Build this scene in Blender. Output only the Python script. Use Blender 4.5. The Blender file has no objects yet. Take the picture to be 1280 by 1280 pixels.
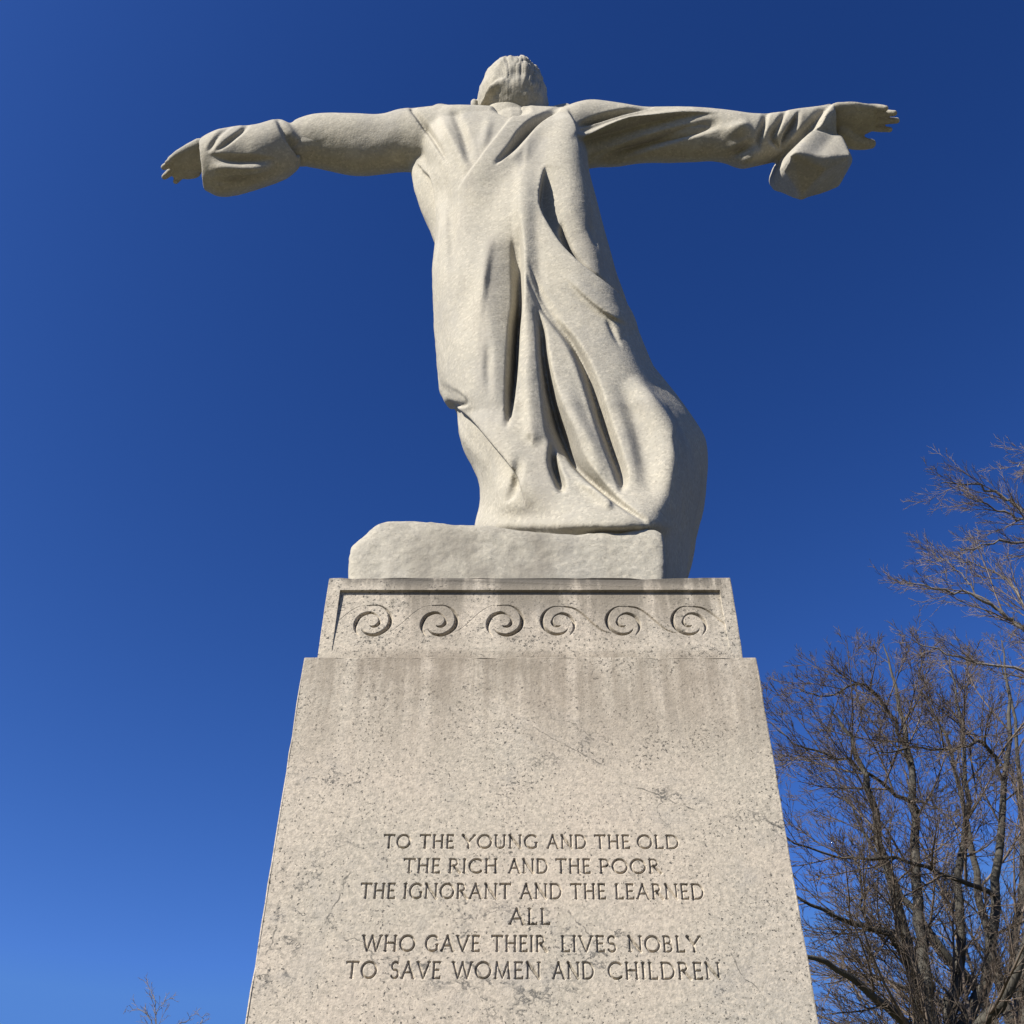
import bpy, bmesh, math, random
import numpy as np
from mathutils import Vector, Matrix

# ------------------------------------------------------------------ camera
scene = bpy.context.scene
col = scene.collection
FPX = 1475.0                                   # focal length in pixels of a 1280 px square picture
PITCH, YAW, ROLL = 0.76933983, -0.01466172, 0.00913851
CAM = np.array([-0.01289, -2.4, 1.6])
_fwd = np.array([math.sin(YAW)*math.cos(PITCH), math.cos(YAW)*math.cos(PITCH), math.sin(PITCH)])
_r0 = np.array([math.cos(YAW), -math.sin(YAW), 0.0])
_u0 = np.cross(_r0, _fwd)
RIGHT = _r0*math.cos(ROLL) + _u0*math.sin(ROLL)
UP = _u0*math.cos(ROLL) - _r0*math.sin(ROLL)
FWD = _fwd
cd = bpy.data.cameras.new('camera')
cd.sensor_width = 36.0
cd.lens = 36.0*FPX/1280.0
cd.clip_start = 0.05
cd.clip_end = 5000.0
cam = bpy.data.objects.new('camera', cd)
cam.matrix_world = Matrix(((RIGHT[0], UP[0], -FWD[0], CAM[0]), (RIGHT[1], UP[1], -FWD[1], CAM[1]),
                           (RIGHT[2], UP[2], -FWD[2], CAM[2]), (0, 0, 0, 1)))
col.objects.link(cam)
scene.camera = cam

# ------------------------------------------------------------------ sky, sun, exposure
SUN_EL, SUN_AZ = math.radians(36.5), math.radians(230.0)      # azimuth clockwise from +Y
sun_to = Vector((math.sin(SUN_AZ)*math.cos(SUN_EL), math.cos(SUN_AZ)*math.cos(SUN_EL), math.sin(SUN_EL)))
w = bpy.data.worlds.new('World')
scene.world = w
w.use_nodes = True
nt = w.node_tree
sky = nt.nodes.new('ShaderNodeTexSky')
sky.sky_type = 'NISHITA'
sky.sun_disc = False
sky.sun_elevation = SUN_EL
sky.sun_rotation = SUN_AZ
sky.altitude = 0.0
sky.air_density = 1.0
sky.dust_density = 0.5
sky.ozone_density = 3.0
nt.nodes['Background'].inputs['Strength'].default_value = 0.05
# the deep, contrasty blue of a clear winter noon: each channel of the sky on a steeper curve, without the white glare round the sun
EXPO = 0.95
sp_ = nt.nodes.new('ShaderNodeSeparateColor')
cb_ = nt.nodes.new('ShaderNodeCombineColor')
nt.links.new(sky.outputs['Color'], sp_.inputs[0])
for ch, (v0, g, out, cap) in enumerate(((0.598, 2.55, 0.0138, 0.09), (1.042, 2.16, 0.0513, 0.24), (2.033, 1.95, 0.220, 0.66))):
    k = 1.0/(0.05*2**EXPO)
    a_ = nt.nodes.new('ShaderNodeMath'); a_.operation = 'DIVIDE'; a_.inputs[1].default_value = v0
    b_ = nt.nodes.new('ShaderNodeMath'); b_.operation = 'POWER'; b_.inputs[1].default_value = g
    c_ = nt.nodes.new('ShaderNodeMath'); c_.operation = 'MULTIPLY'; c_.inputs[1].default_value = out*k
    d_ = nt.nodes.new('ShaderNodeMath'); d_.operation = 'MINIMUM'; d_.inputs[1].default_value = cap*k
    nt.links.new(sp_.outputs[ch], a_.inputs[0]); nt.links.new(a_.outputs[0], b_.inputs[0])
    nt.links.new(b_.outputs[0], c_.inputs[0]); nt.links.new(c_.outputs[0], d_.inputs[0])
    nt.links.new(d_.outputs[0], cb_.inputs[ch])
nt.links.new(cb_.outputs[0], nt.nodes['Background'].inputs['Color'])
sd = bpy.data.lights.new('sun', 'SUN')
sd.energy = 5.0
sd.angle = math.radians(0.53)
sd.color = (1.0, 0.955, 0.89)
sun = bpy.data.objects.new('sun', sd)
sun.rotation_euler = sun_to.to_track_quat('Z', 'Y').to_euler()
col.objects.link(sun)
scene.view_settings.view_transform = 'Standard'
scene.view_settings.look = 'None'
scene.view_settings.exposure = EXPO
scene.view_settings.gamma = 1.0
scene.view_settings.use_curve_mapping = False

# ------------------------------------------------------------------ survey helpers: sight lines of the photograph
def ray(px, py):
    return FWD + RIGHT*((px-640.0)/FPX) - UP*((py-640.0)/FPX)
def at(px, py, Y):
    d = ray(px, py)
    return CAM + d*((Y-CAM[1])/d[1])
def at_z(px, py, Z):
    d = ray(px, py)
    return CAM + d*((Z-CAM[2])/d[2])
def x_of(px, Y, Z):
    k = (px-640.0)/FPX
    a = RIGHT - k*FWD
    return CAM[0] - ((Y-CAM[1])*a[1] + (Z-CAM[2])*a[2])/a[0]
def depth(P):
    return float(np.dot(np.asarray(P)-CAM, FWD))
def project(V):
    d = V - CAM
    z = d @ FWD
    return 640 + FPX*(d @ RIGHT)/z, 640 - FPX*(d @ UP)/z, z

# ------------------------------------------------------------------ object helpers
def tag(o, label=None, cat=None, group=None, kind=None):
    if label: o['label'] = label
    if cat: o['category'] = cat
    if group: o['group'] = group
    if kind: o['kind'] = kind
    return o
def empty(name, loc, label, cat, group=None):
    o = bpy.data.objects.new(name, None)
    o.location = loc
    col.objects.link(o)
    return tag(o, label, cat, group)
def link_mesh(name, me, mat, parent=None, smooth=True):
    o = bpy.data.objects.new(name, me)
    col.objects.link(o)
    if mat is not None:
        me.materials.clear()
        me.materials.append(mat)
    if parent is not None:
        o.parent = parent
        o.matrix_parent_inverse = Matrix.Translation(-parent.location)
    if smooth:
        me.polygons.foreach_set('use_smooth', np.ones(len(me.polygons), dtype=bool))
    me.update()
    return o
def mesh_from(V, F, name='mesh'):
    me = bpy.data.meshes.new(name)
    me.from_pydata([tuple(map(float, v)) for v in V], [], [tuple(int(i) for i in f) for f in F])
    me.update()
    return me
def grid_mesh(P, name='grid'):
    """P: (nr, nc, 3) array of points -> quad mesh, fast"""
    nr, nc = P.shape[:2]
    i = np.arange(nr*nc).reshape(nr, nc)
    q = np.stack([i[:-1, :-1], i[:-1, 1:], i[1:, 1:], i[1:, :-1]], -1).reshape(-1, 4)
    me = bpy.data.meshes.new(name)
    me.vertices.add(nr*nc)
    me.vertices.foreach_set('co', P.reshape(-1).astype(np.float32))
    me.loops.add(q.size)
    me.loops.foreach_set('vertex_index', q.reshape(-1).astype(np.int32))
    me.polygons.add(len(q))
    me.polygons.foreach_set('loop_start', (np.arange(len(q))*4).astype(np.int32))
    me.update(calc_edges=True)
    return me
def catmull(P, n):
    """open Catmull-Rom through P (k,d), n samples per span"""
    P = np.asarray(P, float)
    if len(P) < 3:
        t = np.linspace(0, 1, n+1)[:, None]
        return P[0]*(1-t) + P[1]*t
    Q = np.vstack([2*P[0]-P[1], P, 2*P[-1]-P[-2]])
    out = []
    t = np.linspace(0, 1, n, endpoint=False)[:, None]
    for i in range(1, len(Q)-2):
        a, b, c, d = Q[i-1], Q[i], Q[i+1], Q[i+2]
        out.append(0.5*((2*b) + (c-a)*t + (2*a-5*b+4*c-d)*t*t + (3*b-a-3*c+d)*t**3))
    out.append(P[-1:])
    return np.vstack(out)
def catmull_closed(P, n):
    P = np.asarray(P, float)
    k = len(P)
    t = np.linspace(0, 1, n, endpoint=False)[:, None]
    out = []
    for i in range(k):
        a, b, c, d = P[i-1], P[i], P[(i+1) % k], P[(i+2) % k]
        out.append(0.5*((2*b) + (c-a)*t + (2*a-5*b+4*c-d)*t*t + (3*b-a-3*c+d)*t**3))
    return np.vstack(out)
def smoothstep(x, a, b):
    t = np.clip((x-a)/(b-a), 0, 1)
    return t*t*(3-2*t)

# value noise for geometry wear
_rng = np.random.RandomState(7)
_lat = _rng.rand(32, 32, 32)
def vnoise(P, s):
    q = np.asarray(P)*s
    f = np.floor(q).astype(int)
    t = q - f
    t = t*t*(3-2*t)
    out = 0
    for dx in (0, 1):
        for dy in (0, 1):
            for dz in (0, 1):
                wgt = (t[..., 0] if dx else 1-t[..., 0])*(t[..., 1] if dy else 1-t[..., 1])*(t[..., 2] if dz else 1-t[..., 2])
                out = out + wgt*_lat[(f[..., 0]+dx) & 31, (f[..., 1]+dy) & 31, (f[..., 2]+dz) & 31]
    return out*2-1

# ------------------------------------------------------------------ materials
class NT:
    def __init__(self, name):
        self.m = bpy.data.materials.new(name)
        self.m.use_nodes = True
        self.t = self.m.node_tree
        self.b = self.t.nodes['Principled BSDF']
        self.co = self.t.nodes.new('ShaderNodeTexCoord').outputs['Object']
    def link(self, a, b): self.t.links.new(a, b)
    def mapping(self, scale, loc=(0, 0, 0), rot=(0, 0, 0)):
        n = self.t.nodes.new('ShaderNodeMapping')
        n.inputs['Scale'].default_value = scale
        n.inputs['Location'].default_value = loc
        n.inputs['Rotation'].default_value = rot
        self.link(self.co, n.inputs['Vector'])
        return n.outputs[0]
    def noise(self, scale, detail=3, rough=0.55, vec=None, dist=0.0):
        n = self.t.nodes.new('ShaderNodeTexNoise')
        n.inputs['Scale'].default_value = scale
        n.inputs['Detail'].default_value = detail
        n.inputs['Roughness'].default_value = rough
        n.inputs['Distortion'].default_value = dist
        self.link(vec if vec is not None else self.co, n.inputs['Vector'])
        return n.outputs[0]
    def voro(self, scale, feature='F1', out='Distance', vec=None, rnd=1.0):
        n = self.t.nodes.new('ShaderNodeTexVoronoi')
        n.feature = feature
        n.inputs['Scale'].default_value = scale
        n.inputs['Randomness'].default_value = rnd
        self.link(vec if vec is not None else self.co, n.inputs['Vector'])
        return n.outputs[out]
    def ramp(self, v, a, b, lo=0.0, hi=1.0):
        n = self.t.nodes.new('ShaderNodeMapRange')
        n.interpolation_type = 'SMOOTHSTEP'
        for k, x in zip(('From Min', 'From Max', 'To Min', 'To Max'), (a, b, lo, hi)):
            n.inputs[k].default_value = x
        self.link(v, n.inputs['Value'])
        return n.outputs[0]
    def math(self, op, a, b=None, c=None):
        n = self.t.nodes.new('ShaderNodeMath')
        n.operation = op
        for i, x in enumerate((a, b, c)):
            if x is None: continue
            if isinstance(x, (int, float)): n.inputs[i].default_value = x
            else: self.link(x, n.inputs[i])
        return n.outputs[0]
    def mix(self, f, a, b, mode='MIX'):
        n = self.t.nodes.new('ShaderNodeMix')
        n.data_type = 'RGBA'
        n.blend_type = mode
        for i, x in ((0, f), (6, a), (7, b)):
            if isinstance(x, (int, float)): n.inputs[i].default_value = x
            elif isinstance(x, tuple): n.inputs[i].default_value = (*x, 1)
            else: self.link(x, n.inputs[i])
        return n.outputs[2]
    def sep(self, v=None):
        n = self.t.nodes.new('ShaderNodeSeparateXYZ')
        self.link(v if v is not None else self.co, n.inputs[0])
        return n.outputs
    def dist(self, p, scale=(1, 1, 1)):
        """anisotropic distance from a place on the stone"""
        v = self.mapping(scale, tuple(-p[i]*scale[i] for i in range(3)))
        n = self.t.nodes.new('ShaderNodeVectorMath')
        n.operation = 'LENGTH'
        self.link(v, n.inputs[0])
        return n.outputs['Value']
    def bump(self, h, strength, distance, prev=None):
        n = self.t.nodes.new('ShaderNodeBump')
        n.inputs['Strength'].default_value = strength
        n.inputs['Distance'].default_value = distance
        self.link(h, n.inputs['Height'])
        if prev is not None: self.link(prev, n.inputs['Normal'])
        return n.outputs[0]
    def done(self, colour, rough=0.8, normal=None, spec=0.3):
        if isinstance(colour, tuple): self.b.inputs['Base Color'].default_value = (*colour, 1)
        else: self.link(colour, self.b.inputs['Base Color'])
        self.b.inputs['Roughness'].default_value = rough
        self.b.inputs['Specular IOR Level'].default_value = spec
        if normal is not None: self.link(normal, self.b.inputs['Normal'])
        return self.m

W2, Z2, W1, Z1 = 1.1473, 3.4156, 1.09416, 3.7047        # shaft and frieze block
FRZ_Y = (W2-W1)/2

def pedestal_granite():
    n = NT('pedestal_granite')
    c = n.mix(n.ramp(n.noise(3.0, 4), 0.35, 0.65), (0.455, 0.415, 0.355), (0.50, 0.44, 0.375))
    c = n.mix(n.ramp(n.noise(1.3, 3, vec=n.mapping((1, 1, 1), (5, 2, 9))), 0.45, 0.7, 0, 0.6), c, (0.40, 0.385, 0.350))
    # crystals
    cells = n.voro(190.0, out='Color')
    sp = n.t.nodes.new('ShaderNodeSeparateColor'); n.link(cells, sp.inputs[0])
    c = n.mix(n.ramp(sp.outputs[0], 0.50, 0.95, 0, 0.42), c, (0.66, 0.585, 0.49))
    c = n.mix(n.ramp(sp.outputs[1], 0.50, 0.95, 0, 0.40), c, (0.27, 0.25, 0.22))
    mott = n.noise(75.0, 5, 0.65, vec=n.mapping((1, 1, 1), (4, 4, 4)))
    c = n.mix(n.ramp(mott, 0.50, 0.66, 0, 0.55), c, (0.285, 0.262, 0.222))
    c = n.mix(n.ramp(mott, 0.48, 0.36, 0, 0.45), c, (0.62, 0.555, 0.47))
    # dark mica flecks, in loose clusters
    clus = n.noise(9.0, 3, vec=n.mapping((1, 1, 1), (3, 8, 1)))
    fl = n.noise(125.0, 4, 0.66)
    thr = n.math('SUBTRACT', fl, n.math('MULTIPLY', n.math('SUBTRACT', 0.5, clus), 0.22))
    c = n.mix(n.ramp(thr, 0.585, 0.645, 0, 0.88), c, (0.050, 0.049, 0.048))
    fl2 = n.noise(84.0, 4, 0.60, vec=n.mapping((1, 1, 1.25), (1, 4, 2)))
    c = n.mix(n.ramp(n.math('SUBTRACT', fl2, n.math('MULTIPLY', n.math('SUBTRACT', 0.5, clus), 0.20)), 0.65, 0.70, 0, 0.80), c, (0.050, 0.049, 0.048))
    # thin dark veins, only in patches
    wob = n.noise(3.1, 7, 0.62, vec=n.mapping((1, 1, 1.25), (2.3, 1.0, 0.7), (0, 0.5, 0)))
    line = n.ramp(n.math('ABSOLUTE', n.math('SUBTRACT', wob, 0.5)), 0.0, 0.010, 1, 0)
    patch = None
    for p, s in VEIN_PATCHES:
        d = n.ramp(n.dist(p, s), 0.35, 1.0, 1, 0)
        patch = d if patch is None else n.math('MAXIMUM', patch, d)
    broke = n.ramp(n.noise(26.0, 4), 0.38, 0.56)
    c = n.mix(n.math('MULTIPLY', n.math('MULTIPLY', line, patch), n.math('MULTIPLY', broke, 0.80)), c, (0.05, 0.052, 0.054))
    c = n.mix(n.math('MULTIPLY', patch, n.ramp(n.noise(14.0, 5, 0.6), 0.45, 0.7, 0, 0.35)), c, (0.30, 0.29, 0.28))
    sx_, sy_, sz_ = n.sep()
    wv = n.math('SUBTRACT', n.noise(7.0, 5, 0.62), 0.5)
    for (a0, b0, wd_) in VEINS:
        L_ = math.hypot(b0[0]-a0[0], b0[2]-a0[2]); ux, uz = (b0[0]-a0[0])/L_, (b0[2]-a0[2])/L_
        dx_ = n.math('SUBTRACT', sx_, a0[0]); dz_ = n.math('SUBTRACT', sz_, a0[2])
        t_ = n.math('ADD', n.math('MULTIPLY', dx_, ux), n.math('MULTIPLY', dz_, uz))
        e_ = n.math('SUBTRACT', n.math('MULTIPLY', dz_, ux), n.math('MULTIPLY', dx_, uz))
        e_ = n.math('ABSOLUTE', n.math('ADD', e_, n.math('MULTIPLY', wv, 0.075)))
        m_ = n.math('MULTIPLY', n.ramp(e_, wd_*.35, wd_, 1, 0), n.math('MULTIPLY', n.ramp(t_, 0, L_*.2), n.ramp(t_, L_, L_*.8)))
        c = n.mix(n.math('MULTIPLY', m_, n.ramp(n.noise(48.0, 3), 0.38, 0.56, 0.10, 0.70)), c, (0.06, 0.06, 0.058))
    # rain streaks that start at the ledges
    z = n.sep()[2]
    streak = n.noise(1.0, 4, 0.6, vec=n.mapping((17, 17, 0.9)))
    fine = n.noise(1.0, 3, 0.6, vec=n.mapping((60, 60, 3.0)))
    blot = n.noise(4.5, 4, 0.6, vec=n.mapping((1, 1, 0.8), (9, 2, 4)))
    st = n.math('ADD', n.math('ADD', n.math('MULTIPLY', streak, 0.40), n.math('MULTIPLY', fine, 0.14)), n.math('MULTIPLY', blot, 0.46))
    top = n.math('MULTIPLY', n.ramp(z, Z1-0.34, Z1-0.02), n.ramp(st, 0.43, 0.57))
    low = n.math('MULTIPLY', n.math('MULTIPLY', n.ramp(z, Z2-0.42, Z2), n.ramp(z, Z2+0.06, Z2+0.005)), n.ramp(st, 0.39, 0.57))
    c = n.mix(n.math('MULTIPLY', top, 0.85), c, (0.175, 0.155, 0.128), 'MIX')
    c = n.mix(n.math('MULTIPLY', low, 0.78), c, (0.225, 0.192, 0.155), 'MIX')
    crown = n.math('MULTIPLY', n.ramp(z, Z1-0.045, Z1-0.005), n.ramp(st, 0.38, 0.54))
    c = n.mix(n.math('MULTIPLY', crown, 0.88), c, (0.105, 0.096, 0.085))
    h = n.math('ADD', n.noise(190.0, 4, 0.6), n.math('MULTIPLY', n.noise(28.0, 3), 0.9))
    return n.done(n.mix(1.0, c, (0.785, 0.765, 0.705), 'MULTIPLY'), 0.82, n.bump(h, 0.55, 0.0022), 0.25)

def statue_granite():
    n = NT('statue_granite')
    c = n.mix(n.ramp(n.noise(2.3, 4), 0.35, 0.66), (0.322, 0.296, 0.236), (0.290, 0.270, 0.220))
    cells = n.voro(105.0, out='Color')
    sp = n.t.nodes.new('ShaderNodeSeparateColor'); n.link(cells, sp.inputs[0])
    c = n.mix(n.ramp(sp.outputs[0], 0.55, 0.95, 0, 0.38), c, (0.46, 0.415, 0.325))
    c = n.mix(n.ramp(sp.outputs[1], 0.55, 0.95, 0, 0.36), c, (0.235, 0.213, 0.17))
    c = n.mix(n.ramp(n.noise(110.0, 3, 0.6), 0.60, 0.68, 0, 0.40), c, (0.105, 0.098, 0.088))
    # weathering: grey crust in loose patches, rain streaks, heavier low down
    z = n.sep()[2]
    crust = n.noise(3.4, 6, 0.64, vec=n.mapping((1, 1, 0.5), (1, 7, 3)))
    c = n.mix(n.ramp(crust, 0.50, 0.68, 0, 0.48), c, (0.235, 0.222, 0.195))
    wash = n.noise(1.0, 5, 0.62, vec=n.mapping((5.5, 5.5, 0.8), (2, 5, 1)))
    c = n.mix(n.ramp(wash, 0.54, 0.68, 0, 0.42), c, (0.225, 0.205, 0.172))
    c = n.mix(n.ramp(wash, 0.44, 0.30, 0, 0.35), c, (0.45, 0.415, 0.34))
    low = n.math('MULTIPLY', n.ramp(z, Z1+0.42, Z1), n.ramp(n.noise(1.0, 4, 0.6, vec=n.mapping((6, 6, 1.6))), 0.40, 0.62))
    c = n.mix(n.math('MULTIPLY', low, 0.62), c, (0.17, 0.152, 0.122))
    pd = n.ramp(n.dist(STAIN_AT, (3.2, 1.0, 3.6)), 0.25, 1.0, 1, 0)
    c = n.mix(n.math('MULTIPLY', pd, n.ramp(n.noise(1.0, 5, 0.65, vec=n.mapping((9, 9, 4), (3, 1, 6))), 0.34, 0.60, 0, 0.72)), c, (0.165, 0.148, 0.118))
    h = n.math('ADD', n.noise(95.0, 4, 0.6), n.math('MULTIPLY', n.noise(17.0, 3), 1.3))
    return n.done(c, 0.88, n.bump(h, 0.5, 0.0036), 0.2)

def bark(name, a, b):
    n = NT(name)
    c = n.mix(n.ramp(n.noise(2.5, 5, 0.6), 0.35, 0.68), a, b)
    h = n.noise(22.0, 4, 0.6, vec=n.mapping((1, 1, 0.35)))
    return n.done(c, 0.9, n.bump(h, 0.5, 0.02), 0.2)
def simple_ground(name, a, b, scale):
    n = NT(name)
    c = n.mix(n.ramp(n.noise(scale, 6, 0.65), 0.35, 0.65), a, b)
    return n.done(c, 0.9, n.bump(n.noise(scale*12, 3), 0.4, 0.01), 0.2)

VEIN_PATCHES = [
    (at(425, 1140, 0), (5.0, 1, 4.0)), (at(345, 1185, 0), (9.0, 1, 6.5)), (at(590, 1185, 0), (4.2, 1, 6.0)),
    (at(640, 1230, 0), (5.0, 1, 9.0)), (at(730, 1170, 0), (5.5, 1, 7.0)), (at(700, 925, 0), (6.0, 1, 9.0)),
    (at(820, 1000, 0), (6.5, 1, 11.0)), (at(955, 1035, 0), (7.5, 1, 13.0)), (at(925, 1090, 0), (16.0, 1, 17.0)),
    (at(545, 985, 0), (16.0, 1, 16.0)), (at(629, 962, 0), (20.0, 1, 14.0)), (at(400, 965, 0), (7.0, 1, 16.0)),
    (at(680, 770, FRZ_Y), (9.0, 1, 12.0)), (at(930, 1240, 0), (6.0, 1, 10.0)),
]
VEIN_PATCHES = [(tuple(float(v) for v in p), s) for p, s in VEIN_PATCHES]
VEINS = [tuple(tuple(float(v) for v in at(*p, 0)) for p in (a, b))+(w_,) for a, b, w_ in (((655, 905), (775, 968), .0022), ((780, 980), (880, 1014), .0030), ((925, 1012), (990, 1044), .0028), ((700, 1130), (765, 1205), .0022), ((560, 1170), (625, 1240), .0032), ((400, 1165), (440, 1080), .0030), ((335, 1200), (352, 1155), .0034), ((905, 1185), (960, 1260), .0020))]
STAIN_AT = tuple(float(v) for v in at(622, 688, .085))
M_PED = pedestal_granite()
M_STA = statue_granite()
M_BARK = bark('beech_bark', (0.080, 0.074, 0.060), (0.045, 0.041, 0.034))
M_TWIG = bark('beech_twig', (0.100, 0.077, 0.058), (0.145, 0.116, 0.092))
M_BARK2 = bark('grey_bark', (0.20, 0.18, 0.155), (0.11, 0.095, 0.08))
M_TWIG2 = bark('grey_twig', (0.22, 0.18, 0.15), (0.15, 0.115, 0.09))

# ------------------------------------------------------------------ ground (outside the picture, it bounces light up)
def sheet(name, rect, z, mat):
    x0, y0, x1, y1 = rect
    o = link_mesh(name, mesh_from([(x0, y0, z), (x1, y0, z), (x1, y1, z), (x0, y1, z)], [(0, 1, 2, 3)]), mat, None, False)
    return tag(o, kind='structure')
sheet('ground', (-2500, -2500, 2500, 2500), 0.0, simple_ground('winter_grass', (0.075, 0.078, 0.03), (0.115, 0.10, 0.05), 0.8))
def paving_material():
    n = NT('terrace_paving')
    br = n.t.nodes.new('ShaderNodeTexBrick')
    br.inputs['Scale'].default_value = 1.0
    br.inputs['Mortar Size'].default_value = 0.006
    br.inputs['Brick Width'].default_value = 1.2
    br.inputs['Row Height'].default_value = 0.7
    br.inputs['Color1'].default_value = (0.17, 0.155, 0.135, 1)
    br.inputs['Color2'].default_value = (0.14, 0.13, 0.115, 1)
    br.inputs['Mortar'].default_value = (0.18, 0.16, 0.14, 1)
    n.link(n.co, br.inputs['Vector'])
    c = n.mix(n.ramp(n.noise(60, 4), 0.4, 0.7, 0, 0.5), br.outputs['Color'], (0.22, 0.2, 0.18))
    return n.done(c, 0.85)
sheet('terrace', (-4.6, -4.2, 4.6, 5.4), 0.004, paving_material())

# ------------------------------------------------------------------ pedestal
ped = empty('stone_pedestal', (0, 0, 0), 'tall square speckled granite pedestal with carved inscription and wave scroll frieze under the statue', 'pedestal')

def block(x0, x1, y0, y1, z0, z1, bev, hole=None, wear=0.0, seg=0.035):
    """bevelled block; the front (-Y) face can carry a rectangular (trapezoid) opening; edges get slight wear"""
    bm = bmesh.new()
    bmesh.ops.create_cube(bm, size=1)
    for v in bm.verts:
        v.co = Vector(((x0+x1)/2+v.co.x*(x1-x0), (y0+y1)/2+v.co.y*(y1-y0), (z0+z1)/2+v.co.z*(z1-z0)))
    bmesh.ops.bevel(bm, geom=list(bm.edges), offset=bev, segments=2, profile=0.6, affect='EDGES')
    bm.normal_update()
    f = min((f for f in bm.faces if f.normal.y < -0.99), key=lambda f: -f.calc_area())
    vs = sorted(f.verts, key=lambda v: (v.co.z, v.co.x))
    bl, br = sorted(vs[:2], key=lambda v: v.co.x); tl, tr = sorted(vs[2:], key=lambda v: v.co.x)
    if hole:
        bm.faces.remove(f)
        h = [bm.verts.new((p[0], y0, p[1])) for p in hole]       # bl, br, tr, tl
        for q in ((bl, br, h[1], h[0]), (br, tr, h[2], h[1]), (tr, tl, h[3], h[2]), (tl, bl, h[0], h[3])):
            bm.faces.new(q)
    bmesh.ops.recalc_face_normals(bm, faces=bm.faces)
    if wear:
        # split the long arrises and nudge them so they read as worn stone
        for _ in range(6):
            ed = [e for e in bm.edges if e.calc_length() > seg and any(abs(fc.normal.y) < 0.98 and abs(fc.normal.x) < 0.98 and abs(fc.normal.z) < 0.98 for fc in e.link_faces)]
            if not ed: break
            bmesh.ops.subdivide_edges(bm, edges=ed, cuts=1, use_grid_fill=False)
        hv = set() if not hole else set(v for v in h)
        cx, cy = (x0+x1)/2, (y0+y1)/2
        for v in bm.verts:
            if v in hv: continue
            edgy = sum((abs(v.co.x-cx) > (x1-x0)/2-bev*1.2, abs(v.co.y-cy) > (y1-y0)/2-bev*1.2, v.co.z > z1-bev*1.2))
            if edgy >= 2:
                p = np.array(v.co)
                k = wear*(0.5+0.5*vnoise(p, 23.0)) + wear*1.6*max(0.0, vnoise(p+7, 41.0)-0.45)
                v.co += Vector((-np.sign(v.co.x-cx)*k if abs(v.co.x-cx) > (x1-x0)/2-bev*1.2 else 0,
                                -np.sign(v.co.y-cy)*k if abs(v.co.y-cy) > (y1-y0)/2-bev*1.2 else 0,
                                -k if v.co.z > z1-bev*1.2 else 0))
    me = bpy.data.meshes.new('block')
    bm.to_mesh(me)
    bm.free()
    return me

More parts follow.
